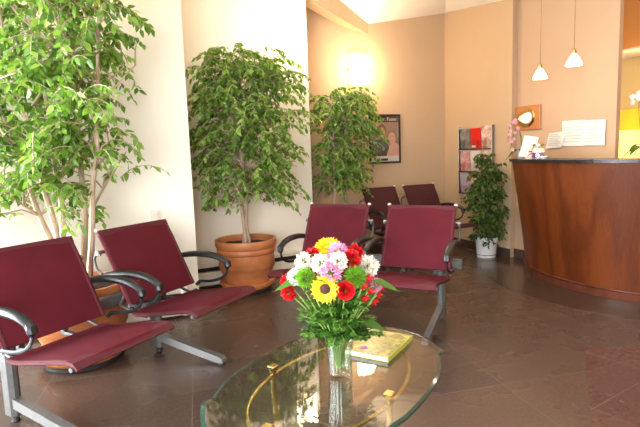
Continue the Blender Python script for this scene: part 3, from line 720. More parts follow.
# ------------------------------------------------------------------ papers on wall behind the counter
def sheet(label, s0_, s1_, z0_, z1_, y, tilt=0, skew=0):
    pc = W5L + B * ((s0_ + s1_) / 2) + Vector(nB) * .002
    o = thing('paper_notice', label, 'paper', (pc.x, pc.y, (z0_ + z1_) / 2), AZ_B, 'paper sheets on the reception wall')
    w_, h_ = s1_ - s0_, z1_ - z0_; nx, nz = 8, 8; mb = MB(); vs = []
    for yy in (0, -.0012):
        for i in range(nx + 1):
            for j in range(nz + 1):
                u, v_ = i / nx - .5, j / nz - .5; vs.append((u * w_ + v_ * skew, y + yy - .006 * abs(math.sin(u * 5 + v_ * 3)), v_ * h_ + u * tilt))
    N_ = (nx + 1) * (nz + 1); fs = []
    for i in range(nx):
        for j in range(nz):
            a_ = i * (nz + 1) + j; fs += [(a_, a_ + nz + 1, a_ + nz + 2, a_ + 1)[::-1], (N_ + a_, N_ + a_ + nz + 1, N_ + a_ + nz + 2, N_ + a_ + 1)]
    mb.add(vs, fs); mb.build('sheet', 'paper', o)
    mb = MB()
    for k in range(7):
        zz = h_ * (.36 - k * .115); ww = w_ * (.78 if k % 3 else .6); mb.box((-(w_ * .78 - ww) / 2, y - .0088, zz), (ww, .0006, .006))
    mb.build('printed_line', 'pr_print', o, smooth=False)
M['pr_print'] = noisy('pale_print', (.42, .37, .33), (.50, .45, .40), 30, .7)
sheet('white printed sheet with soft folds, left of the pair taped behind the counter', .60, .85, 1.235, 1.48, -.004, -.004)
sheet('white printed sheet, right of the pair taped behind the counter', .85, 1.06, 1.235, 1.47, -.010, -.006)
sheet('lower white sheet hanging behind the candle jar', .43, .62, 1.22, 1.375, -.014, .01, .04)

# ------------------------------------------------------------------ reception counter
ct = thing('reception_counter', 'curved cherry wood reception counter with a black granite ledge', 'counter', (CC.x, CC.y, 0))
def arcL(r, a0, a1, n): return [(r * math.cos(R(a0 + (a1 - a0) * i / n)), r * math.sin(R(a0 + (a1 - a0) * i / n))) for i in range(n + 1)]
a0, a1, na = 157, 300, 56; TZ = 1.128
def ringwall(rb0, rt0, z0_, z1_, th, nz=8, curve=0.):
    mb = MB(); vs = []; W_ = na + 1
    for side in (0, 1):
        for k in range(nz + 1):
            u = k / nz; r_ = rb0 + (rt0 - rb0) * (u ** (1 + curve)) - side * th
            vs += [(x, y, z0_ + (z1_ - z0_) * u) for x, y in arcL(r_, a0, a1, na)]
    O = (nz + 1) * W_; fs = []
    for k in range(nz):
        for i in range(na):
            a_ = k * W_ + i; fs.append((a_, a_ + W_, a_ + W_ + 1, a_ + 1)[::-1]); fs.append((O + a_, O + a_ + W_, O + a_ + W_ + 1, O + a_ + 1))
        for i in (0, na): a_ = k * W_ + i; fs.append((a_, a_ + W_, O + a_ + W_, O + a_))
    for i in range(na): fs.append((i, i + 1, O + i + 1, O + i)); a_ = nz * W_ + i; fs.append((a_, a_ + 1, O + a_ + 1, O + a_)[::-1])
    mb.add(vs, fs); return mb
ringwall(1.185, 1.325, .075, TZ - .028, .05, 10, .15).build('front_panel', 'wood', ct, angle=40)
ringwall(1.19, 1.20, .0045, .070, .06, 2).build('plinth', 'wood_red', ct, angle=40)
mb = MB(); oa = arcL(1.352, a0 + .6, a1, na); ia = arcL(.98, a0 + .6, a1, na); mb.prism(oa + ia[::-1], TZ - .028, TZ); mb.build('ledge', 'black_granite', ct, smooth=False)
mb = MB(); oa = arcL(1.15, a0 + .6, a1, na); ia = arcL(.45, a0 + .6, a1, na); mb.prism(oa + ia[::-1], .70, .74); mb.build('desk_shelf', 'wood', ct, smooth=False)
mb = MB(); mb.tube([(x, y, .08) for x, y in arcL(1.192, a0, a1, na)], .008, 6); mb.build('bead', 'wood_red', ct)

# ------------------------------------------------------------------ items on the counter
ti = TZ
def onc(px_deg, r_): return (CC.x + r_ * math.cos(R(px_deg)), CC.y + r_ * math.sin(R(px_deg)))
# orchid
def orchid(label, loc, z, seed, spray, pm, potm, ps=1.):
    r = random.Random(seed); t = thing('potted_orchid', label, 'plant', (*loc, z), 0)
    mb = MB(); mb.lathe([(.035 * ps, 0), (.038 * ps, .004), (.05 * ps, .085 * ps), (.053 * ps, .09 * ps), (.045 * ps, .09 * ps), (.04 * ps, .075 * ps), (.001, .075 * ps)], 28); mb.build('pot', potm, t)
    mb = MB()
    for a_, el, L_ in ((200, .35, .16), (250, .5, .13), (20, .4, .15), (320, .25, .17), (110, .5, .13), (160, .15, .15)):
        c_, s_ = math.cos(R(a_)), math.sin(R(a_)); P = []
        nseg = 6
        for i in range(nseg + 1):
            u = i / nseg; P.append(Vector((c_ * L_ * u * ps, s_ * L_ * u * ps, .08 * ps + (el * u - .75 * u * u) * L_ * 1.1)))
        vs = []; wv_ = .034 * ps
        sd_ = Vector((-s_, c_, 0))
        for i, p_ in enumerate(P):
            w_ = wv_ * math.sin(PI * (.12 + .86 * i / nseg)); vs += [tuple(p_ + sd_ * w_ + Vector((0, 0, .006))), tuple(p_), tuple(p_ - sd_ * w_ + Vector((0, 0, .006)))]
        mb.add(vs, [f_ for i in range(nseg) for f_ in ((3 * i, 3 * i + 1, 3 * i + 4, 3 * i + 3), (3 * i + 1, 3 * i + 2, 3 * i + 5, 3 * i + 4))])
    mb.build('leaf_rosette', 'leaf_dark', t)
    for path in spray:
        P = smoothcurve([(0, 0, .08 * ps)] + path, 5); mb = MB(); mb.tube(P, .0028, 6); st = mb.build('stem', 'fern', t)
        for k in range(7):
            u = len(P) * (.48 + .52 * k / 6.2); p_ = P[min(int(u), len(P) - 1)]
            fc = Vector((r.uniform(-.8, .2), -1, r.uniform(-.5, .2))).normalized(); s1_ = fc.cross(Vector((0, 0, 1))).normalized(); u1 = s1_.cross(fc)
            mb = MB(); cpt = p_ + Vector((r.uniform(-.015, .015), -.012, r.uniform(-.012, .012)))
            for q_ in range(5):
                g = 2 * PI * q_ / 5 + .3; d_ = s1_ * math.cos(g) + u1 * math.sin(g) + fc * .25; leaf(mb, cpt, d_, fc, .022 * ps, .026 * ps, -.1)
            mb.build('blossom', pm, st)
    return t
orchid('pink orchid in a pale grey pot at the left end of the counter', onc(163, 1.24), ti, 4, [[(-.02, -.02, .22), (-.06, -.04, .34), (-.12, -.08, .37), (-.17, -.12, .30), (-.19, -.14, .18)], [(.0, .0, .2), (-.05, -.02, .30), (-.10, -.06, .26), (-.15, -.1, .10)]], 'p_orchid', 'ceramic')
orchid('pale pink and white orchid at the right part of the counter', onc(230, 1.12), ti, 8, [[(-.06, .0, .22), (-.08, -.0, .40), (-.05, .02, .48), (.0, .0, .50), (-.1, .05, .46)], [(.05, .0, .25), (.03, .03, .44), (-.03, .02, .50), (-.12, .02, .43)]], 'p_palepink', 'ceramic', 1.15)
# leaning white card stand
t = thing('sign_holder', 'white leaning card in a clear sign holder beside the left orchid', 'sign holder', (*onc(170.5, 1.20), ti), R(-52))
mtx = Matrix.Rotation(R(-14), 4, 'X') @ Matrix.Rotation(R(9), 4, 'Y')
mb = MB(); mb.box((0, 0, .112), (.15, .006, .21), mtx=mtx, b=.002); mb.build('card', 'paper', t, smooth=False)
mb = MB(); mb.box((0, .008, .112), (.158, .004, .218), mtx=mtx); mb.box((0, .03, .004), (.158, .09, .006)); mb.build('holder', 'acrylic', t, smooth=False)
# pink box
t = thing('photo_card', 'small pink and white patterned card between the white card and candle', 'card', (*onc(177.5, 1.22), ti), R(-50))
mb = MB(); mb.box((0, 0, .055), (.11, .014, .11), b=.002); M['pinkcard'] = noisy('pink_card', (.85, .50, .48), (.80, .74, .66), 30, .5); mb.build('panel', 'pinkcard', t, smooth=False)
mb = MB(); mb.box((.015, -.0085, .068), (.07, .003, .016)); M['magenta'] = noisy('magenta_print', (.45, .05, .16), (.55, .08, .22), 20, .5); mb.build('printed_bow', 'magenta', t, smooth=False)
mb = MB(); mb.box((-.01, -.0085, .04), (.05, .003, .006), mtx=Matrix.Rotation(R(-35), 4, 'Y')); mb.build('printed_pen', 'pr_shirt', t, smooth=False)
# candle jar
t = thing('candle_jar', 'glass candle jar with a purple band and glowing amber top on the counter', 'candle', (*onc(184.5, 1.22), ti))
mb = MB(); mb.lathe([(.05, 0), (.057, .005), (.057, .095), (.048, .112), (.048, .125), (.044, .125), (.044, .11), (.053, .093), (.053, .008), (.001, .006)], 28); mb.build('jar', 'vase_glass', t)
M['purple'] = noisy('purple_wax', (.30, .05, .38), (.42, .09, .50), 8, .35)
mb = MB(); mb.lathe([(.05, .012), (.0525, .014), (.0525, .055), (.001, .056)], 24); mb.build('wax', 'purple', t)
mb = MB(); mb.lathe([(.046, .060), (.0515, .062), (.0515, .088), (.04, .095), (.001, .096)], 24); mb.build('glowing_wax', 'flame', t)
mb = MB(); mb.lathe([(.05, .121), (.052, .123), (.052, .135), (.02, .138), (.001, .139)], 24); mb.build('lid', 'brass', t)
t = thing('small_dish', 'small white dish right of the candle jar on the counter', 'dish', (*onc(190, 1.24), ti))
mb = MB(); mb.lathe([(.02, 0), (.034, .012), (.042, .026), (.040, .028), (.03, .014), (.001, .006)], 24); mb.build('bowl', 'ceramic', t)

# items in the yellow room
yp = W5R + ur * 1.249
def ypos(s_, z_, off=0): p_ = yp + B * s_ - ur * off; return (p_.x, p_.y, z_)
t = thing('yellow_panel', 'vivid yellow hanging panel on the wall beyond the counter', 'panel', ypos(-.46, 1.12, .001), AZ_B)
M['vivid'] = noisy('vivid_yellow', (.88, .50, .008), (.95, .60, .015), 4, .5)
mb = MB(); mb.box((0, -.012, 0), (.95, .024, 1.0), b=.004); mb.build('board', 'vivid', t, smooth=False)
t = thing('table_lamp', 'square glowing yellow lamp behind the right orchid', 'lamp', ypos(-.60, .75, .22), AZ_B)  # bright yellow box made up as a glowing lamp
mb = MB(); mb.lathe([(.07, 0), (.07, .015), (.012, .025), (.012, .27), (.001, .275)], 20); mb.build('base', 'brass', t)
mb = MB(); mb.box((0, 0, .42), (.30, .16, .42), b=.01); mb.build('lamp_shade', 'lampshade', t, smooth=False)
t = thing('side_cabinet', 'low wooden cabinet under the glowing lamp beyond the counter', 'cabinet', ypos(-.5, 0, .22), AZ_B)
mb = MB(); mb.box((0, 0, .375), (1.0, .38, .746), b=.008); mb.build('body', 'wood', t, smooth=False)
for sx in (-.25, .25):
    mb = MB(); mb.box((sx, -.197, .37), (.47, .012, .66), b=.004); dd = mb.build('door', 'wood', t, smooth=False)
    mb = MB(); mb.tube([(sx * .3, -.21, .45), (sx * .3, -.21, .55)], .005); mb.build('handle', 'brass', dd)

# ------------------------------------------------------------------ pendants
def pendant(p, zb, label):
    t = thing('pendant_lamp', label, 'pendant lamp', (*p, zb), 0, 'pendant lamps over the counter')
    mb = MB(); mb.lathe([(.064, 0), (.062, .008), (.050, .038), (.034, .064), (.018, .090), (.015, .086), (.030, .061), (.046, .036), (.058, .008)], 32); mb.build('shade', 'pendant', t)
    mb = MB(); mb.lathe([(.017, .088), (.018, .1), (.014, .125), (.005, .132), (.001, .133)], 18); mb.build('cap', 'brass', t)
    mb = MB(); mb.tube([(0, 0, .13), (0, 0, CE - zb - .02)], .003, 6); mb.build('cord', 'bark_dark', t)
    mb = MB(); mb.lathe([(.05, CE - zb - .025), (.05, CE - zb - .004), (.01, CE - zb)], 20); mb.build('canopy', 'brass', t)
pendant((2.018, 4.60), 1.845, 'lower of the two lit glass pendants over the counter')
pendant((2.067, 4.10), 1.875, 'higher of the two lit glass pendants over the counter')

# ------------------------------------------------------------------ coffee table
TA = R(59); tb = thing('coffee_table', 'oval glass coffee table with notched corners and a brass frame', 'table', (.035, 1.805, 0), TA)
q1 = [(.57, 0), (.562, -.07), (.54, -.14), (.503, -.20), (.45, -.255), (.400, -.298), (.385, -.300), (.372, -.292), (.352, -.292), (.33, -.303), (.26, -.330), (.17, -.352), (.08, -.360), (0, -.362)]
def sym(k): 
    a_ = q1[:-1]; b_ = [(-x, y) for x, y in q1][::-1][:-1]; c_ = [(-x, -y) for x, y in q1][:-1]; d_ = [(x, -y) for x, y in q1][::-1][:-1]
    return [(x * k, y * k) for x, y in (a_ + b_ + c_ + d_)]
GZ = .42
# local x along the long axis, local -y toward the right side of the photo
outer, inner = sym(1.0), sym(.972)
mb = MB(); k = len(outer)
vs = [(x, y, GZ - .002) for x, y in inner] + [(x, y, GZ - .012) for x, y in inner]
vs = [(x, y, GZ) for x, y in inner] + [(x, y, GZ - .012) for x, y in inner]
mb.add(vs, [tuple(range(k))[::-1], tuple(range(k, 2 * k))]); gt = mb.build('glass_top', 'table_glass', tb, smooth=False)
# fix orientation so that the upper face looks up
me = gt.data; me.flip_normals() if me.polygons[0].normal.z < 0 else None
mb = MB(); vs = [(x, y, GZ) for x, y in inner] + [(x, y, GZ - .004) for x, y in outer] + [(x, y, GZ - .012) for x, y in outer] + [(x, y, GZ - .012) for x, y in inner]
mb.add(vs, [(j * k + i, j * k + (i + 1) % k, (j + 1) * k + (i + 1) % k, (j + 1) * k + i) for j in range(2) for i in range(k)])
mb.build('bevelled_edge', 'glass_edge', gt, angle=60)
mb = MB(); rp = [(.425 * math.cos(2 * PI * i / 64), .250 * math.sin(2 * PI * i / 64), .386) for i in range(65)]
mb.tube(rp, .0085, 10, cap=False, flat=.8); mb.build('frame_ring', 'brass', tb)
mb = MB(); rp = [(.20 * math.cos(2 * PI * i / 40), .12 * math.sin(2 * PI * i / 40), .10) for i in range(41)]; mb.tube(rp, .008, 8, cap=False); 
for lx, ly in ((-.058, .250), (-.058, -.250), (-.425, 0)): mb.tube([(lx * .93, ly * .93, .105), (lx * .45, ly * .45, .10)], .007)
mb.build('stretcher_ring', 'brass', tb)
for lx, ly in ((-.058, .247), (-.058, -.247), (-.425, 0)):
    mb = MB(); mb.tube(smoothcurve([(lx, ly, .40), (lx, ly, .30), (lx * .95, ly * .95, .15), (lx * .93, ly * .93, .10), (lx * 1.02, ly * 1.02, .003)], 4), .011, 10); lg = mb.build('leg', 'brass', tb)
    mb = MB(); mb.lathe([(.012, .398), (.016, .402), (.016, .408)], 16, (lx, ly, 0))
    mb.box((lx, ly, GZ + .004), (.034, .034, .008), b=.0035); mb.build('mounting_cap', 'brass', lg)

# ------------------------------------------------------------------ book
bk = thing('picture_book', 'thin yellow-green book with a floral cover on the glass table', 'book', (.225, 2.055, GZ + .001), R(59))
mb = MB(); mb.box((0, 0, .010), (.262, .205, .016)); mb.build('page_block', 'paper', bk, smooth=False)
m = M['cover'] = mat('floral_cover', (.6, .5, .1), .28)
v = coords(m); nn = noise(m, v, 14, 5, .6, 1.5); n3 = noise(m, v, 32, 3, .5, 2.2)
c = ramp(m, nn, [(.40, (.05, .055, .01)), (.48, (.16, .14, .025)), (.56, (.27, .21, .04)), (.66, (.62, .50, .20))]); c = mix(m, .35, c, ramp(m, n3, [(.42, (.10, .10, .015)), (.58, (.42, .33, .08))])); lk(m, c, bsdf(m).inputs['Base Color'])
mb = MB(); mb.box((0, 0, .0200), (.27, .213, .0028), b=.001); cv_ = mb.build('front_cover', 'cover', bk, smooth=False)
mb = MB(); mb.box((0, 0, .0012), (.27, .213, .0024)); M['greenc'] = noisy('green_back_cover', (.40, .42, .05), (.52, .52, .08), 9, .4); mb.build('back_cover', 'greenc', bk, smooth=False)
mb = MB(); mb.box((0, -.1075, .0105), (.27, .003, .021)); mb.build('spine', 'greenc', bk, smooth=False)
mb = MB()
for a_ in range(5): g = 2 * PI * a_ / 5; leaf(mb, Vector((-.085, .02, .0225)), Vector((math.cos(g), math.sin(g), .03)), Vector((0, 0, 1)), .018, .02, 0)
mb.build('printed_violet', 'purple', cv_)

# ------------------------------------------------------------------ vase and bouquet
VX, VY = .056, 1.795
vz = GZ + .001
t = thing('glass_vase', 'clear fluted glass vase of water holding the bouquet on the glass table', 'vase', (VX, VY, vz))
mb = MB(); prof = [(.036, 0), (.043, .003), (.045, .012), (.044, .03), (.047, .09), (.054, .14), (.063, .172), (.068, .180), (.066, .181), (.060, .17), (.050, .138), (.0425, .09), (.040, .03), (.036, .018), (.001, .016)]
mb.lathe(prof, 64, fl=12, amp=.028); mb.build('glass_body', 'vase_glass', t, angle=60)
mb = MB(); mb.lathe([(.001, .018), (.037, .02), (.039, .035), (.042, .09), (.046, .115), (.001, .115)], 40); mb.build('water', 'water', t)
FC = Vector((VX - .002, VY, .72))
G = 'cut flowers in the glass vase'
def stemto(par, hd, r, m='stem', bend=.02):
    """par located at flower head; stem goes down into vase"""
    base = Vector((VX + r.uniform(-.02, .02), VY + r.uniform(-.02, .02), vz + .03)); a_ = Vector((VX + (hd.x - VX) * .28, VY + (hd.y - VY) * .28, vz + .17))
    P = smoothcurve([hd * 1.0, hd.lerp(a_, .5) + Vector((0, 0, .01)), a_, base], 5); P = [p_ - hd for p_ in P]
    mb = MB(); mb.tube(P, .0028, 6); return mb.build('stem', m, par)
def basis(f):
    f = Vector(f).normalized(); s_ = f.cross(Vector((0, 0, 1))); s_ = s_.normalized() if s_.length > .05 else Vector((1, 0, 0)); return f, s_, s_.cross(f)
fr_ = random.Random(21)
def ruffled(mb, r, Rr, n, f, pl, pw_, squash=.75):
    f, s_, u_ = basis(f)
    for i in range(n):
        z = 1 - 1.5 * (i + .5) / n; th = i * 2.39996; q_ = math.sqrt(max(0, 1 - z * z)); d_ = (s_ * q_ * math.cos(th) + u_ * q_ * math.sin(th) + f * z * squash)
        d_ = (d_ + rv(r) * .22).normalized(); p0 = d_ * Rr * .45; tdir = (d_ + rv(r) * .35).normalized(); leaf(mb, p0, tdir, rv(r), pl * r.uniform(.8, 1.15), pw_, .1 * r.uniform(-2, 2))
def flower(kind, label, pos, f, R_, pm, cat='flower'):
    hd = Vector(pos); t = thing(kind, label, cat, tuple(hd), 0, G); r = fr_; mb = MB(); F_, s_, u_ = basis(f)
    if kind in ('sunflower', 'gerbera_daisy'):
        n = 19 if kind == 'sunflower' else 26
        for ring, (el, Lf) in enumerate(((.18, 1.), (.42, .86)) if kind == 'sunflower' else ((.1, 1.), (.35, .85), (.7, .6))):
            for i in range(n):
                g = 2 * PI * (i + .5 * ring) / n + r.uniform(-.05, .05); d_ = s_ * math.cos(g) + u_ * math.sin(g) + F_ * (el + r.uniform(-.08, .12)); leaf(mb, d_.normalized() * R_ * .32, d_, F_, R_ * Lf * .78, R_ * .34, .1)
        mb.build('petal', pm, t)
        mb = MB(); 
        for i in range(3):
            pass
        cr_ = R_ * (.40 if kind == 'sunflower' else .25); rings = 6; n2 = 20; vs = []
        for a_ in range(rings + 1):
            h_ = a_ / rings; rr_ = cr_ * math.cos(h_ * PI / 2) ; hh = cr_ * .5 * math.sin(h_ * PI / 2)
            for i in range(n2): g = 2 * PI * i / n2; vs.append(s_ * rr_ * math.cos(g) + u_ * rr_ * math.sin(g) + F_ * (hh + R_ * .10))
        mb.add([tuple(v_) for v_ in vs], [(a_ * n2 + i, a_ * n2 + (i + 1) % n2, (a_ + 1) * n2 + (i + 1) % n2, (a_ + 1) * n2 + i) for a_ in range(rings) for i in range(n2)])
        mb.build('center', 'p_dark' if kind == 'sunflower' else 'p_yellow', t)
    elif kind == 'rose':
        for ring, (n, rr_, op) in enumerate(((3, .22, .05), (4, .40, .18), (5, .62, .4), (6, .85, .75))):
            for i in range(n):
                g0 = 2 * PI * (i + .37 * ring) / n; nu, nv = 5, 4; vs = []
                for a_ in range(nu + 1):
                    for b_ in range(nv + 1):
                        g = g0 + (a_ / nu - .5) * (2 * PI / n) * 1.5; v_ = b_ / nv; rad = R_ * rr_ * (.35 + .65 * v_ ** .7) + R_ * op * .22 * v_ ** 3; hh = R_ * (-.5 + (1.15 - .35 * rr_) * v_ - op * .25 * v_ ** 3 - .12 * (2 * a_ / nu - 1) ** 2 * v_)
                        vs.append(tuple(s_ * rad * math.cos(g) + u_ * rad * math.sin(g) + F_ * hh))
                mb.add(vs, [(a_ * (nv + 1) + b_, a_ * (nv + 1) + b_ + 1, (a_ + 1) * (nv + 1) + b_ + 1, (a_ + 1) * (nv + 1) + b_) for a_ in range(nu) for b_ in range(nv)])
        mb.build('petal', pm, t)
    elif kind == 'alstroemeria':
        for i in range(6):
            g = 2 * PI * i / 6; d_ = s_ * math.cos(g) + u_ * math.sin(g) + F_ * .7; leaf(mb, F_ * 0, d_, F_, R_, R_ * (.6 if i % 2 else .4), -.15)
        mb.build('petal', pm, t)
    elif kind == 'green_dianthus':
        for i in range(380):
            d_ = rv(r); d_ = (d_ + F_ * .5).normalized(); leaf(mb, d_ * R_ * .5, (d_ + rv(r) * .4), rv(r), R_ * .62, R_ * .11, .1)
        mb.build('tuft', 'lime', t)
    else:
        ruffled(mb, r, R_ * 1.12, 110 if kind == 'carnation' else 150, F_, R_ * .72, R_ * (.62 if kind == 'carnation' else .26)); mb.build('petal', pm, t)
        mb = MB(); mb.lathe([(.003, -.02), (.008, -.012), (.010, 0), (.004, .004)], 10); 
        mb.build('calyx', 'fern', t)
    stemto(t, hd, r)
Y0 = VY
def at(x, z, dy): return (x, Y0 + dy, z)
# x,z measured at the vase's depth, dy moves toward (-) or away (+) from the viewer
def fl(kind, label, x, z, dy, f, R_, pm):
    k = (Y0 + dy) / 1.8; flower(kind, label, (x * k, Y0 + dy, 1.25 + (z - 1.25) * k), f, R_, pm)
fl('sunflower', 'yellow sunflower with a dark centre facing the camera', .010, .752, -.11, (-.1, -1, .12), .050, 'p_yellow')
fl('rose', 'red rose directly right of the sunflower', .084, .743, -.12, (.05, -1, .25), .034, 'p_red')
fl('gerbera_daisy', 'yellow daisy standing highest in the bouquet', .024, .905, .02, (-.1, -.5, .9), .050, 'p_yellow')
fl('carnation', 'white carnation above the sunflower', -.006, .848, -.07, (-.1, -1, .6), .030, 'p_white')
fl('carnation', 'white carnation at the centre top, beside the lilac bloom', .060, .852, -.07, (.1, -.9, .7), .031, 'p_white')
fl('carnation', 'large white carnation on the right side of the bouquet', .170, .832, -.02, (.6, -.8, .5), .036, 'p_white')
fl('carnation', 'white carnation on the upper left side of the bouquet', -.066, .858, -.03, (-.5, -.8, .6), .028, 'p_white')
fl('carnation', 'white carnation low on the left beside the red ones', -.098, .800, -.05, (-.8, -.7, .2), .028, 'p_white')
fl('chrysanthemum', 'lilac chrysanthemum between the two white carnations', .032, .812, -.09, (0, -1, .4), .037, 'p_pink')
fl('chrysanthemum', 'lilac chrysanthemum just under the highest yellow daisy', .062, .885, -.02, (.2, -.6, .9), .036, 'p_pink')
fl('chrysanthemum', 'small lilac bloom at the far right edge of the bouquet', .196, .760, -.04, (.9, -.6, .1), .024, 'p_pink')
fl('carnation', 'red carnation at the upper left behind the white one', -.032, .880, .0, (-.4, -.5, .8), .026, 'p_red')
fl('carnation', 'red carnation at the upper right of the white pair', .108, .862, -.04, (.5, -.7, .8), .032, 'p_red')
fl('carnation', 'red carnation on the left edge level with the white one', -.130, .785, -.02, (-.9, -.5, .3), .024, 'p_red')
fl('carnation', 'red carnation lowest on the left edge of the bouquet', -.125, .742, -.05, (-.8, -.8, 0), .026, 'p_red')
fl('carnation', 'red carnation behind the lilac bloom near the top', .125, .885, .01, (.5, -.3, .9), .028, 'p_red')
fl('green_dianthus', 'lime green tufted bloom left of the sunflower', -.060, .795, -.08, (-.5, -1, .3), .036, 'lime')
fl('green_dianthus', 'lime green tufted bloom above the red rose', .122, .792, -.09, (.3, -1, .3), .040, 'lime')
for k, (x, z, dy, f) in enumerate([(.165, .785, -.07, (.6, -.9, .3)), (.172, .742, -.08, (.5, -1, 0)), (.200, .722, -.05, (.9, -.7, -.1)), (.152, .715, -.08, (.3, -1, -.3)), (.215, .748, -.03, (.9, -.4, 0)), (.150, .760, -.09, (.2, -1, .1)), (.185, .700, -.05, (.6, -.8, -.4))]):
    fl('alstroemeria', ['small red lily bloom nearest the large white carnation', 'small red lily bloom in the middle of the right cluster', 'small red lily bloom at the lower right edge of the cluster', 'small red lily bloom low beside the rose', 'small red lily bloom at the outermost right', 'small red lily bloom against the lime green tuft', 'small red lily bloom lowest in the right cluster'][k], x, z, dy, f, .024, 'p_red')
# greenery
def sprig(label, a_, el, L_, n, lf, droop=.9, zb=.20):
    r = fr_; b0 = Vector((VX, VY, vz + zb)); t = thing('leafy_sprig', label, 'greenery', tuple(b0), 0, 'green foliage sprigs in the glass vase')
    v_ = Vector((math.cos(a_) * math.cos(el), math.sin(a_) * math.cos(el), math.sin(el))); P = []; p_ = Vector((0, 0, -.03))
    for i in range(9): P.append(p_.copy()); p_ = p_ + v_ * (L_ / 8); v_ = (v_ + Vector((0, 0, -droop / 8))).normalized()
    mb = MB(); mb.tube([Vector((r.uniform(-.02, .02), r.uniform(-.02, .02), -.14 - (zb - .2)))] + P, [.0012] * 4 + [.0018] * (len(P) - 3), 5); mb.build('stem', 'stem', t)
    mb = MB()
    for k in range(n):
        u = (k + .5) / n * 7; u = 1 + u * .99; i = min(int(u), 7); q_ = P[i].lerp(P[i + 1], u - i) if i < 8 else P[8]; tt = (P[min(i + 1, 8)] - P[i]).normalized()
        sd_ = tt.cross(Vector((0, 0, 1))).normalized() * (1 if k % 2 else -1); leaf(mb, q_, sd_ + tt * .6 + rv(r) * .35, Vector((0, 0, 1)) + rv(r) * .5, lf * r.uniform(.7, 1.1) * (1.15 - u / 12), lf * .32, .15)
    mb.build('foliage', 'fern', t)
for k in range(24):
    sprig('feathery green sprig in the leafy skirt around the vase rim', 2 * PI * k / 24, fr_.uniform(-.25, .3), fr_.uniform(.11, .15), 30, .046, .3, .26 + .05 * (k % 2))
for k in range(44):
    a_ = 2 * PI * k / 22 + fr_.uniform(-.15, .15); sprig('feathery green sprig in the leafy skirt around the vase rim', a_, (fr_.uniform(.15, .55), fr_.uniform(.45, 1.0))[k // 22], fr_.uniform(.13, .18), 34, .046, fr_.uniform(.1, .45), (.19, .225)[k // 22])
for k in range(14):
    a_ = 2 * PI * k / 14; sprig('feathery green sprig in the leafy skirt around the vase rim', a_ + .2, fr_.uniform(.5, 1.1), fr_.uniform(.16, .20), 30, .046, .5, .30)
for k, (a_, el, L_) in enumerate(((-.25, .05, .22), (3.35, .08, .23), (-.4, .12, .17))):
    b0 = Vector((VX, VY - .03, (.79, .80, .635)[k])); t = thing('broad_leaf', ['long pointed leaf reaching out under the right white carnation', 'long pointed leaf reaching out left of the red carnations', 'long narrow leaf drooping over the book side of the vase'][k], 'greenery', tuple(b0), 0)
    d_ = Vector((math.cos(a_) * math.cos(el), math.sin(a_) * math.cos(el), math.sin(el))); mb = MB(); mb.tube([(0, .03, -(.29, .30, .13)[k]), (0, .02, -.03), (0, 0, 0), tuple(d_ * L_ * .6)], .002, 5); mb.build('stem', 'fern', t)
    mb = MB(); leaf(mb, d_ * L_ * .55, d_ + Vector((0, 0, -.35)), Vector((0, -.3, 1)), L_ * .5, .045, .1); mb.build('leaf_blade', 'fern', t)

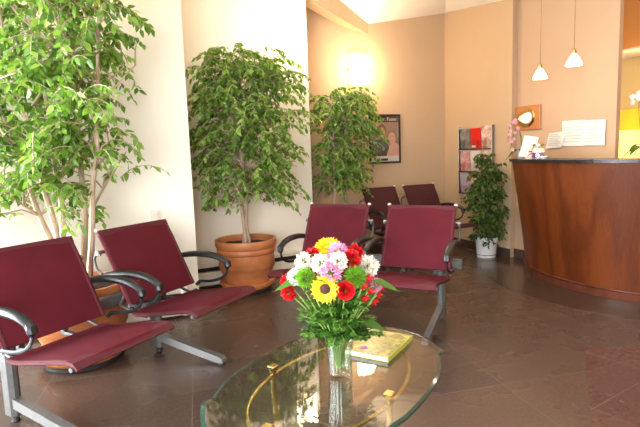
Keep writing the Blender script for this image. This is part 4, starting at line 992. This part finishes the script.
# ------------------------------------------------------------------ lights
def area(name, loc, rot, sx, sy, power, col, portal=False, spread=None):
    l = bpy.data.lights.new(name, 'AREA'); l.shape = 'RECTANGLE'; l.size = sx; l.size_y = sy; l.energy = power; l.color = col
    if portal: l.cycles.is_portal = True
    if spread: l.spread = spread
    o = bpy.data.objects.new(name, l); COL.objects.link(o); o.location = loc; o.rotation_euler = rot; return o
def point(name, loc, power, col, r=.05):
    l = bpy.data.lights.new(name, 'POINT'); l.energy = power; l.color = col; l.shadow_soft_size = r
    o = bpy.data.objects.new(name, l); COL.objects.link(o); o.location = loc; return o
def spot(name, loc, tgt, power, col, ang=100, blend=.8, r=.06):
    l = bpy.data.lights.new(name, 'SPOT'); l.energy = power; l.color = col; l.spot_size = R(ang); l.spot_blend = blend; l.shadow_soft_size = r
    o = bpy.data.objects.new(name, l); COL.objects.link(o); o.location = loc; o.rotation_euler = (Vector(tgt) - Vector(loc)).to_track_quat('-Z', 'Y').to_euler(); return o
day = (.93, .97, 1.0); warm = (1, .72, .46)
area('daylight_window_left', (LW - .22, 2.1, 1.5), (0, R(-90), 0), 2.8, 1.7, 330, day)
area('daylight_window_left', (LW - .22, -.1, 1.5), (0, R(-90), 0), 2.8, 2.5, 300, day)
area('daylight_window_rear', (-1.0, RY - .25, 1.65), (R(90), 0, 0), 3.1, 2.5, 300, day)
sp = W2 - A * .165 + Vector(nA) * .20; point('sconce_bulb', (sp.x, sp.y, 2.42), 22, (1, .82, .60), .05)
sp = sc2 + Vector(nA) * .20; point('sconce_bulb', (sp.x, sp.y, 2.22), 20, (1, .74, .44), .05)
sp = W1 - A * .95 + Vector(nA) * .20; point('sconce_bulb', (sp.x, sp.y, 2.72), 30, (1, .85, .64), .05)
point('pendant_bulb', (2.018, 4.60, 1.835), 3, warm, .03); point('pendant_bulb', (2.067, 4.10, 1.86), 3, warm, .03)
for x, y, pw_ in ((1.5, 3.9, 22), (1.9, 4.8, 12), (1.5, 5.2, 40), (3.2, 3.6, 16)):  # unseen warm spots added to brighten the counter and far corner
    spot('ceiling_downlight', (x, y, 3.15), (x + .05, y + .05, 0), pw_, warm, 130, .9, .08)
p_ = ypos(-.2, 1.9, .7); point('back_room_lamp', p_, 8, (1, .72, .36), .1)  # unseen fill light added to brighten the yellow wall
w = bpy.data.worlds.new('World'); S.world = w; w.use_nodes = True
w.node_tree.nodes['Background'].inputs[0].default_value = (.85, .93, 1, 1); w.node_tree.nodes['Background'].inputs[1].default_value = 3.0

S.view_settings.view_transform = 'Standard'; S.view_settings.look = 'None'; S.view_settings.gamma = 1; S.view_settings.exposure = .48; S.view_settings.use_curve_mapping = False
S.cycles.use_denoising = True
S.cycles.max_bounces = 10; S.cycles.transparent_max_bounces = 24; S.cycles.diffuse_bounces = 5; S.cycles.sample_clamp_indirect = 6
S.cycles.caustics_reflective = False; S.cycles.caustics_refractive = False
